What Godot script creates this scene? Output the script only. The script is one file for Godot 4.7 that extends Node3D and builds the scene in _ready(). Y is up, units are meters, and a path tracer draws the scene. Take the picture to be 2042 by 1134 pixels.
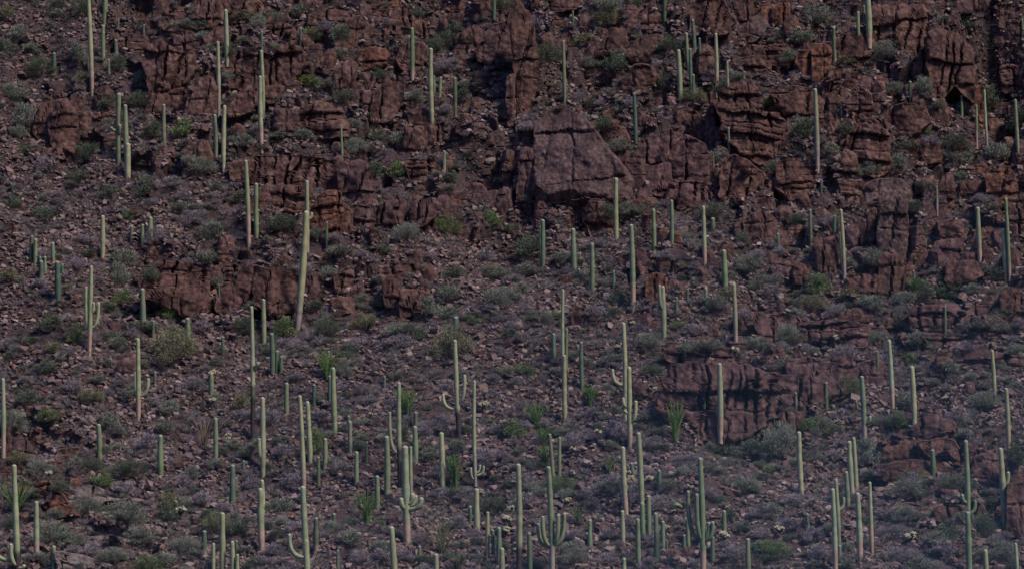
extends Node3D
# A shaded desert hillside seen through a long lens: red rock outcrops, scree, shrubs and more than two hundred saguaros.

const PW := 2042.0
const PH := 1134.0
const EYE_DIST := 280.0
const EYE_UP := 6.0          # degrees the lens looks upward
const TILT := 38.0           # mean slope of the hillside
const VFOV := 9.64
const TILE := 0.335052       # survey sheets were read at this scale
const SHEET := {"00": Vector2(0, 0), "01": Vector2(510, 0), "02": Vector2(1020, 0), "03": Vector2(1522, 0),
	"10": Vector2(0, 375), "11": Vector2(510, 375), "12": Vector2(1020, 375), "13": Vector2(1522, 375),
	"20": Vector2(0, 754), "21": Vector2(510, 754), "22": Vector2(1020, 754), "23": Vector2(1522, 754)}
var C := Vector3(0, 40, 0)
var eye: Vector3
var fwd: Vector3
var upv: Vector3
var fpx: float
var rng := RandomNumberGenerator.new()
var axis_v: Vector3
var axis_n: Vector3
var n_low := FastNoiseLite.new()
var n_mid := FastNoiseLite.new()
var n_fine := FastNoiseLite.new()
var n_cell := FastNoiseLite.new()
var dents: Array = []
var mask := PackedFloat32Array()
const MX0 := -75.0
const MS0 := -90.0
const MW := 150
const MH := 200
var carve := PackedFloat32Array()   # where rock masses replace the soil
var terrain_tm: TriangleMesh
var blocks: Array = []       # {inv, xf, tm} of every rock for resting things on
var mats := {}
var used := {}
var marks: Array = []        # landmarks for labels: {p: Vector2, name}
var todo: Array = []         # nodes waiting for a label

func _ready() -> void:
	rng.seed = 20240611
	# camera
	var e := deg_to_rad(EYE_UP)
	fwd = Vector3(0, sin(e), -cos(e))
	upv = Vector3(0, cos(e), sin(e))
	eye = C - fwd * EYE_DIST
	fpx = PH / 2.0 / tan(deg_to_rad(VFOV) / 2.0)
	var cam := Camera3D.new()
	cam.name = "camera"
	cam.fov = VFOV
	cam.near = 1.0
	cam.far = 6000.0
	cam.position = eye
	cam.basis = Basis(Vector3.RIGHT, upv, -fwd)
	add_child(cam)
	cam.current = true
	# sky, light, exposure: the hillside lies in shade, lit by the open evening sky before it
	var env := Environment.new()
	env.background_mode = Environment.BG_SKY
	var sky_mat := ProceduralSkyMaterial.new()
	sky_mat.sky_top_color = Color(0.37, 0.49, 0.82)
	sky_mat.sky_horizon_color = Color(0.60, 0.62, 0.71)
	sky_mat.sky_curve = 0.18
	sky_mat.ground_bottom_color = Color(0.16, 0.14, 0.14)
	sky_mat.ground_horizon_color = Color(0.22, 0.2, 0.2)
	var sky := Sky.new()
	sky.sky_material = sky_mat
	env.sky = sky
	env.background_energy_multiplier = 0.32
	env.tonemap_mode = Environment.TONE_MAPPER_LINEAR
	env.tonemap_exposure = 2.65
	env.ssao_enabled = true
	env.ssil_enabled = true
	env.sdfgi_enabled = true
	var we := WorldEnvironment.new()
	we.name = "air"
	we.environment = env
	add_child(we)
	var sun := DirectionalLight3D.new()
	sun.name = "soft_skylight"
	sun.light_energy = 0.5
	sun.light_angular_distance = 13.0
	sun.light_color = Color(1.0, 0.93, 0.88)
	sun.shadow_enabled = true
	add_child(sun)
	sun.look_at_from_position(Vector3(62, 95, 48), Vector3.ZERO, Vector3.UP)

	axis_v = Vector3(0, sin(deg_to_rad(TILT)), -cos(deg_to_rad(TILT)))
	axis_n = Vector3(0, cos(deg_to_rad(TILT)), sin(deg_to_rad(TILT)))
	setup_noise()
	make_materials()
	place_dents()
	plan_outcrops()
	build_hillside()
	build_mist(env)
	print("hillside ", Time.get_ticks_msec())
	build_outcrops()
	print("outcrops ", Time.get_ticks_msec())
	build_saguaros()
	print("saguaros ", Time.get_ticks_msec())
	build_chollas()
	build_ocotillos()
	build_shrubs()
	print("shrubs ", Time.get_ticks_msec())
	build_loose_stones()
	build_scree()
	build_tufts()
	build_low_brush()
	give_labels()
	print("done ", Time.get_ticks_msec())

# ---------------------------------------------------------------- helpers
func setup_noise() -> void:
	n_low.seed = 3
	n_low.noise_type = FastNoiseLite.TYPE_SIMPLEX_SMOOTH
	n_low.frequency = 0.035
	n_low.fractal_octaves = 3
	n_mid.seed = 5
	n_mid.noise_type = FastNoiseLite.TYPE_SIMPLEX_SMOOTH
	n_mid.frequency = 0.22
	n_mid.fractal_octaves = 3
	n_fine.seed = 8
	n_fine.noise_type = FastNoiseLite.TYPE_SIMPLEX_SMOOTH
	n_fine.frequency = 1.1
	n_fine.fractal_octaves = 2
	n_cell.seed = 11
	n_cell.noise_type = FastNoiseLite.TYPE_CELLULAR
	n_cell.cellular_return_type = FastNoiseLite.RETURN_CELL_VALUE
	n_cell.frequency = 0.45
	n_cell.fractal_type = FastNoiseLite.FRACTAL_NONE
	n_cell.domain_warp_enabled = true
	n_cell.domain_warp_amplitude = 1.2
	n_cell.domain_warp_frequency = 0.3

func px(sheet: String, x: float, y: float) -> Vector2:
	return SHEET[sheet] + Vector2(x, y) * TILE

func ray_dir(p: Vector2) -> Vector3:
	return (fwd + Vector3.RIGHT * ((p.x - PW / 2.0) / fpx) - upv * ((p.y - PH / 2.0) / fpx)).normalized()

func per_m(at: Vector3) -> float:       # photo pixels to a metre at that place
	return fpx / (at - eye).dot(fwd)

func to_px(at: Vector3) -> Vector2:
	var r := at - eye
	var k := fpx / r.dot(fwd)
	return Vector2(PW / 2.0 + r.x * k, PH / 2.0 - r.dot(upv) * k)

func macro(x: float, s: float) -> float:
	var q := clampf(s, -60.0, 75.0)
	var d := 0.0022 * q * q + 0.0044 * q * (s - q)
	for t in dents:
		var a: float = (x - t[0]) / t[2]
		var b: float = (s - t[1]) / t[3]
		var r2 := a * a + b * b
		if r2 < 6.0:
			d += t[4] * exp(-r2)
	return d + 2.2 * n_low.get_noise_2d(x, s)

func rockiness(x: float, s: float) -> float:
	var u := clampf(x - MX0, 0.0, MW - 1.01)
	var v := clampf(s - MS0, 0.0, MH - 1.01)
	var i := int(u)
	var j := int(v)
	var fu := u - i
	var fv := v - j
	var k := j * MW + i
	return lerpf(lerpf(mask[k], mask[k + 1], fu), lerpf(mask[k + MW], mask[k + MW + 1], fu), fv)

func disp(x: float, s: float) -> float:
	var d := macro(x, s)
	var m := rockiness(x, s)
	var cu := int((x - MX0) * 2.0)
	var cv := int((s - MS0) * 2.0)
	if cu >= 0 and cv >= 0 and cu < MW * 2 and cv < MH * 2:
		var cut := carve[cv * MW * 2 + cu]
		if cut > 0.0:
			return d - 0.55 * cut + (1.0 - cut) * 0.45 * n_mid.get_noise_2d(x, s) + 0.1 * n_fine.get_noise_2d(x, s)
	d += 0.45 * n_mid.get_noise_2d(x, s) + (0.16 + 0.10 * m) * n_fine.get_noise_2d(x, s)
	if m > 0.02:
		d += m * (1.0 * n_cell.get_noise_2d(x * 1.3, s * 0.7) - 0.3)
	return d

func on_slope(x: float, s: float) -> Vector3:
	return C + Vector3.RIGHT * x + axis_v * s + axis_n * disp(x, s)

func slope_xs(p: Vector2) -> Vector2:   # where the line of sight meets the smooth hillside
	var dir := ray_dir(p)
	var t := 200.0
	while t < 420.0:
		var q := eye + dir * t - C
		var s := q.dot(axis_v)
		if q.dot(axis_n) < macro(q.x, s):
			break
		t += 0.5
	var h := eye + dir * t - C
	return Vector2(h.x, h.dot(axis_v))

func slope_hit(p: Vector2) -> Vector3:
	var r := terrain_tm.intersect_ray(eye, ray_dir(p))
	if r.is_empty():
		var xs := slope_xs(p)
		return on_slope(xs.x, xs.y)
	return r["position"]

func world_hit(p: Vector2) -> Vector3:   # on the hillside or on the rocks that stand on it
	var dir := ray_dir(p)
	var best := slope_hit(p)
	var far := (best - eye).length()
	for b in blocks:
		var q: Vector2 = b.c
		if absf(q.x - p.x) > b.r or absf(q.y - p.y) > b.r:
			continue
		var o: Vector3 = b.inv * eye
		var dl: Vector3 = b.inv.basis * dir
		var r: Dictionary = b.tm.intersect_ray(o, dl.normalized())
		if not r.is_empty():
			var w: Vector3 = b.xf * (r["position"] as Vector3)
			var dd := (w - eye).length()
			if dd < far:
				far = dd
				best = w
	return best

func place_dents() -> void:
	# gullies and hollows in the hillside: photo x, y, half widths in metres, depth
	var plan := [[2000, 150, 3.2, 9.0, -7.0], [2030, 60, 4.0, 5.0, -4.0], [975, 330, 3.0, 2.5, -2.0], [1000, 470, 3.5, 6.0, -2.6], [1975, 960, 1.6, 6.0, -2.2],
		[250, 560, 3.0, 8.0, -1.2], [1560, 640, 6.0, 5.0, -1.2], [1650, 900, 7.0, 7.0, -1.2], [870, 60, 3.0, 8.0, -2.0], [1160, 120, 3.0, 6.0, -1.8], [1500, 60, 2.0, 6.0, -1.5], [600, 60, 3.0, 6.0, -1.2]]
	var got := []
	for t in plan:
		var xs := slope_xs(Vector2(t[0], t[1]))
		got.append([xs.x, xs.y, t[2], t[3], t[4]])
	dents = got

func lin(r: float, g: float, b: float) -> Color:
	return Color(r, g, b).linear_to_srgb()

func ramp_tex(seed_: int, freq: float, oct: int, stops: Array, type := FastNoiseLite.TYPE_SIMPLEX_SMOOTH, size := 1024, warp := 0.0) -> ImageTexture:
	var n := FastNoiseLite.new()
	n.seed = seed_
	n.noise_type = type
	n.frequency = freq
	n.fractal_octaves = oct
	n.fractal_gain = 0.6
	if warp > 0.0:
		n.domain_warp_enabled = true
		n.domain_warp_amplitude = warp
		n.domain_warp_frequency = 0.01
	var im := n.get_seamless_image(size, size, false, false, 0.12)
	im.convert(Image.FORMAT_RGB8)
	var lut := PackedByteArray()
	for i in 256:
		var v := i / 255.0
		var k := 0
		while k < stops.size() - 2 and v > stops[k + 1][0]:
			k += 1
		var f := clampf((v - stops[k][0]) / (stops[k + 1][0] - stops[k][0]), 0.0, 1.0)
		var a: Array = stops[k]
		var b: Array = stops[k + 1]
		var c := lin(lerpf(a[1], b[1], f), lerpf(a[2], b[2], f), lerpf(a[3], b[3], f))
		lut.append(int(c.r * 255.0))
		lut.append(int(c.g * 255.0))
		lut.append(int(c.b * 255.0))
	var data := im.get_data()
	for i in range(0, data.size(), 3):
		var v := data[i] * 3
		data[i] = lut[v]
		data[i + 1] = lut[v + 1]
		data[i + 2] = lut[v + 2]
	return ImageTexture.create_from_image(Image.create_from_data(size, size, false, Image.FORMAT_RGB8, data))

func normal_tex(seed_: int, freq: float, oct: int, bump: float, type := FastNoiseLite.TYPE_SIMPLEX_SMOOTH, size := 1024) -> ImageTexture:
	var n := FastNoiseLite.new()
	n.seed = seed_
	n.noise_type = type
	n.frequency = freq
	n.fractal_octaves = oct
	n.fractal_gain = 0.6
	var im := n.get_seamless_image(size, size, false, false, 0.12)
	im.convert(Image.FORMAT_RGBA8)
	im.bump_map_to_normal_map(bump)
	return ImageTexture.create_from_image(im)

func rock_mat(called: String, tex: Texture2D, tint: Color, nt: Texture2D, scale: float) -> StandardMaterial3D:
	var m := StandardMaterial3D.new()
	m.resource_name = called
	m.albedo_color = tint
	m.albedo_texture = tex
	m.uv1_triplanar = true
	m.uv1_world_triplanar = true
	m.uv1_scale = Vector3.ONE * scale
	m.roughness = 0.92
	m.metallic_specular = 0.25
	m.normal_enabled = true
	m.normal_texture = nt
	m.normal_scale = 0.6
	if varnish:
		m.detail_enabled = true
		m.detail_albedo = varnish
		m.detail_blend_mode = BaseMaterial3D.BLEND_MODE_MUL
		m.detail_uv_layer = BaseMaterial3D.DETAIL_UV_2
		m.uv2_triplanar = true
		m.uv2_world_triplanar = true
		m.uv2_scale = Vector3(0.045, 0.028, 0.045)
	return m

var varnish: Texture2D

func make_materials() -> void:
	# dark desert varnish and paler broken faces in patches of several metres
	varnish = ramp_tex(27, 0.012, 5, [[0.0, .36, .35, .38], [0.38, .5, .48, .5], [0.5, .78, .76, .76], [0.62, .97, .95, .93], [1.0, 1.0, 1.0, 1.0]])
	var t1 := ramp_tex(21, 0.008, 6, [[0.0, .035, .022, .021], [0.33, .070, .041, .035], [0.47, .125, .068, .053], [0.58, .170, .096, .076], [0.72, .235, .145, .118], [1.0, .36, .26, .22]])
	var t2 := ramp_tex(22, 0.010, 6, [[0.0, .03, .022, .024], [0.36, .065, .046, .046], [0.5, .108, .073, .069], [0.64, .155, .109, .1], [1.0, .28, .215, .2]])
	var nt := normal_tex(23, 0.03, 5, 10.0)
	mats.r = rock_mat("red_rock", t1, Color(0.905, 0.925, 0.945), nt, 0.17)
	mats.o = rock_mat("orange_rock", t1, Color(0.97, 0.92, 0.87), nt, 0.21)
	mats.q = rock_mat("brown_rock", t2, Color(1.0, 0.935, 0.885), nt, 0.19)
	mats.p = rock_mat("purple_rock", t2, Color(1.0, 0.955, 0.96), nt, 0.15)
	mats.k = rock_mat("grey_pink_rock", t2, Color(1.0, 1.0, 1.0), nt, 0.23)
	var t3 := ramp_tex(24, 0.010, 6, [[0.0, .09, .075, .068], [0.4, .17, .14, .125], [0.55, .23, .195, .175], [0.7, .29, .25, .225], [1.0, .38, .34, .31]])
	mats.t = rock_mat("tan_rock", t3, Color(1, 1, 1), nt, 0.2)
	var ts := ramp_tex(31, 0.02, 6, [[0.0, .022, .018, .019], [0.4, .05, .038, .038], [0.52, .083, .063, .061], [0.66, .13, .098, .092], [1.0, .22, .17, .16]])
	var g := rock_mat("stony_soil", ts, Color(1, 1, 1), normal_tex(33, 0.06, 5, 14.0), 0.25)
	g.vertex_color_use_as_albedo = true
	mats.soil = g
	var st := StandardMaterial3D.new()
	st.resource_name = "loose_stone"
	st.vertex_color_use_as_albedo = true
	st.roughness = 0.95
	st.metallic_specular = 0.2
	mats.stone = st
	var sk := StandardMaterial3D.new()
	sk.resource_name = "cactus_skin"
	sk.vertex_color_use_as_albedo = true
	sk.roughness = 0.75
	sk.metallic_specular = 0.3
	mats.cactus = sk
	for k in {"g": 0, "d": 0, "b": 0, "o": 0, "p": 0, "c": 0, "f": 0, "t": 0, "w": 0}:
		var m := StandardMaterial3D.new()
		m.resource_name = "leaves_" + k
		m.vertex_color_use_as_albedo = true
		m.roughness = 0.8
		m.metallic_specular = 0.2
		m.cull_mode = BaseMaterial3D.CULL_DISABLED
		mats["leaf_" + k] = m

func numbered(called: String) -> String:
	var n: int = used.get(called, 0)
	used[called] = n + 1
	return called if n == 0 else "%s_%03d" % [called, n]

func base(called: String, at: Vector3) -> Node3D:
	var o := Node3D.new()
	o.name = numbered(called)
	add_child(o)
	o.position = at
	return o

func part(called: String, mesh: Mesh, mat: Material, parent: Node) -> MeshInstance3D:
	var o := MeshInstance3D.new()
	o.name = called
	o.mesh = mesh
	o.material_override = mat
	parent.add_child(o, true)
	return o

func flat_mesh(tri: PackedVector3Array, cols := PackedColorArray()) -> ArrayMesh:
	var nor := PackedVector3Array()
	nor.resize(tri.size())
	for i in range(0, tri.size(), 3):
		var n := (tri[i + 2] - tri[i]).cross(tri[i + 1] - tri[i]).normalized()
		nor[i] = n
		nor[i + 1] = n
		nor[i + 2] = n
	var a := []
	a.resize(Mesh.ARRAY_MAX)
	a[Mesh.ARRAY_VERTEX] = tri
	a[Mesh.ARRAY_NORMAL] = nor
	if cols.size():
		a[Mesh.ARRAY_COLOR] = cols
	var m := ArrayMesh.new()
	m.add_surface_from_arrays(Mesh.PRIMITIVE_TRIANGLES, a)
	return m

# ---------------------------------------------------------------- the hillside
func spaced(lo: float, hi: float, step: float, out_lo: float, out_hi: float) -> PackedFloat32Array:
	var a := PackedFloat32Array()
	var v := lo
	var d := step
	var pre := []
	while v > out_lo:
		d *= 1.35
		v -= d
		pre.append(v)
	pre.reverse()
	for q in pre:
		a.append(q)
	v = lo
	while v <= hi:
		a.append(v)
		v += step
	d = step
	while v < out_hi:
		a.append(v)
		d *= 1.35
		v += d
	return a

func build_hillside() -> void:
	var xs := spaced(-50.0, 50.0, 0.26, -160.0, 160.0)
	var ss := spaced(-75.0, 80.0, 0.30, -95.0, 130.0)
	var w := xs.size()
	var h := ss.size()
	var pos := PackedVector3Array()
	pos.resize(w * h)
	var col := PackedColorArray()
	col.resize(w * h)
	for j in h:
		for i in w:
			pos[j * w + i] = on_slope(xs[i], ss[j])
			var v := n_low.get_noise_2d(xs[i] * 2.3 + 90.0, ss[j] * 2.3) * 0.5 + n_mid.get_noise_2d(xs[i] * 1.7, ss[j] * 1.7 + 50.0) * 0.5
			col[j * w + i] = Color(0.80, 0.80, 0.88).lerp(Color(1.0, 0.92, 0.88), clampf(0.5 + v * 1.2, 0.0, 1.0))
	var nor := PackedVector3Array()
	nor.resize(w * h)
	for j in h:
		var j0 := maxi(j - 1, 0)
		var j1 := mini(j + 1, h - 1)
		for i in w:
			var a := pos[j * w + mini(i + 1, w - 1)] - pos[j * w + maxi(i - 1, 0)]
			var b := pos[j1 * w + i] - pos[j0 * w + i]
			nor[j * w + i] = a.cross(b).normalized()
	var idx := PackedInt32Array()
	idx.resize((w - 1) * (h - 1) * 6)
	var k := 0
	for j in h - 1:
		for i in w - 1:
			var q := j * w + i
			idx[k] = q; idx[k + 1] = q + w; idx[k + 2] = q + 1
			idx[k + 3] = q + 1; idx[k + 4] = q + w; idx[k + 5] = q + w + 1
			k += 6
	var faces := PackedVector3Array()
	faces.resize(idx.size())
	for i in idx.size():
		faces[i] = pos[idx[i]]
	terrain_tm = TriangleMesh.new()
	terrain_tm.create_from_faces(faces)
	var a := []
	a.resize(Mesh.ARRAY_MAX)
	a[Mesh.ARRAY_VERTEX] = pos
	a[Mesh.ARRAY_NORMAL] = nor
	a[Mesh.ARRAY_COLOR] = col
	a[Mesh.ARRAY_INDEX] = idx
	var m := ArrayMesh.new()
	m.add_surface_from_arrays(Mesh.PRIMITIVE_TRIANGLES, a)
	var o := part("hillside_terrain", m, mats.soil, self)
	o.set_meta("kind", "structure")
	o.set_meta("label", "steep stony desert hillside of reddish brown soil")
	# the valley floor that the hill rises from
	var low := 1e9
	for i in w:
		low = minf(low, pos[i].y)
	var g := PlaneMesh.new()
	g.size = Vector2(6000, 6000)
	var gm := part("valley_ground", g, mats.soil, self)
	gm.position = Vector3(0, low + 0.5, 1000)
	gm.set_meta("kind", "structure")
	gm.set_meta("label", "flat desert valley floor below the hillside")

func build_mist(env: Environment) -> void:      # thin blue evening haze lying in the foot of the slope, thicker to the right
	env.volumetric_fog_enabled = true
	env.volumetric_fog_density = 0.0
	for b in [[2150, 1230, 200.0, Vector3(110, 52, 60), 0.0004], [1700, 1330, 200.0, Vector3(170, 46, 60), 0.0002], [2100, 1200, 200.0, Vector3(70, 34, 50), 0.0003]]:
		var f := FogVolume.new()
		f.name = numbered("haze")
		f.shape = RenderingServer.FOG_VOLUME_SHAPE_ELLIPSOID
		f.size = b[3]
		var m := FogMaterial.new()
		m.density = b[4]
		m.albedo = Color(0.55, 0.80, 0.95)
		f.material = m
		add_child(f)
		f.position = eye + ray_dir(Vector2(b[0], b[1])) * (b[2] as float)
		f.set_meta("kind", "stuff")
		f.set_meta("label", "thin blue haze in front of the lower slope")

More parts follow.
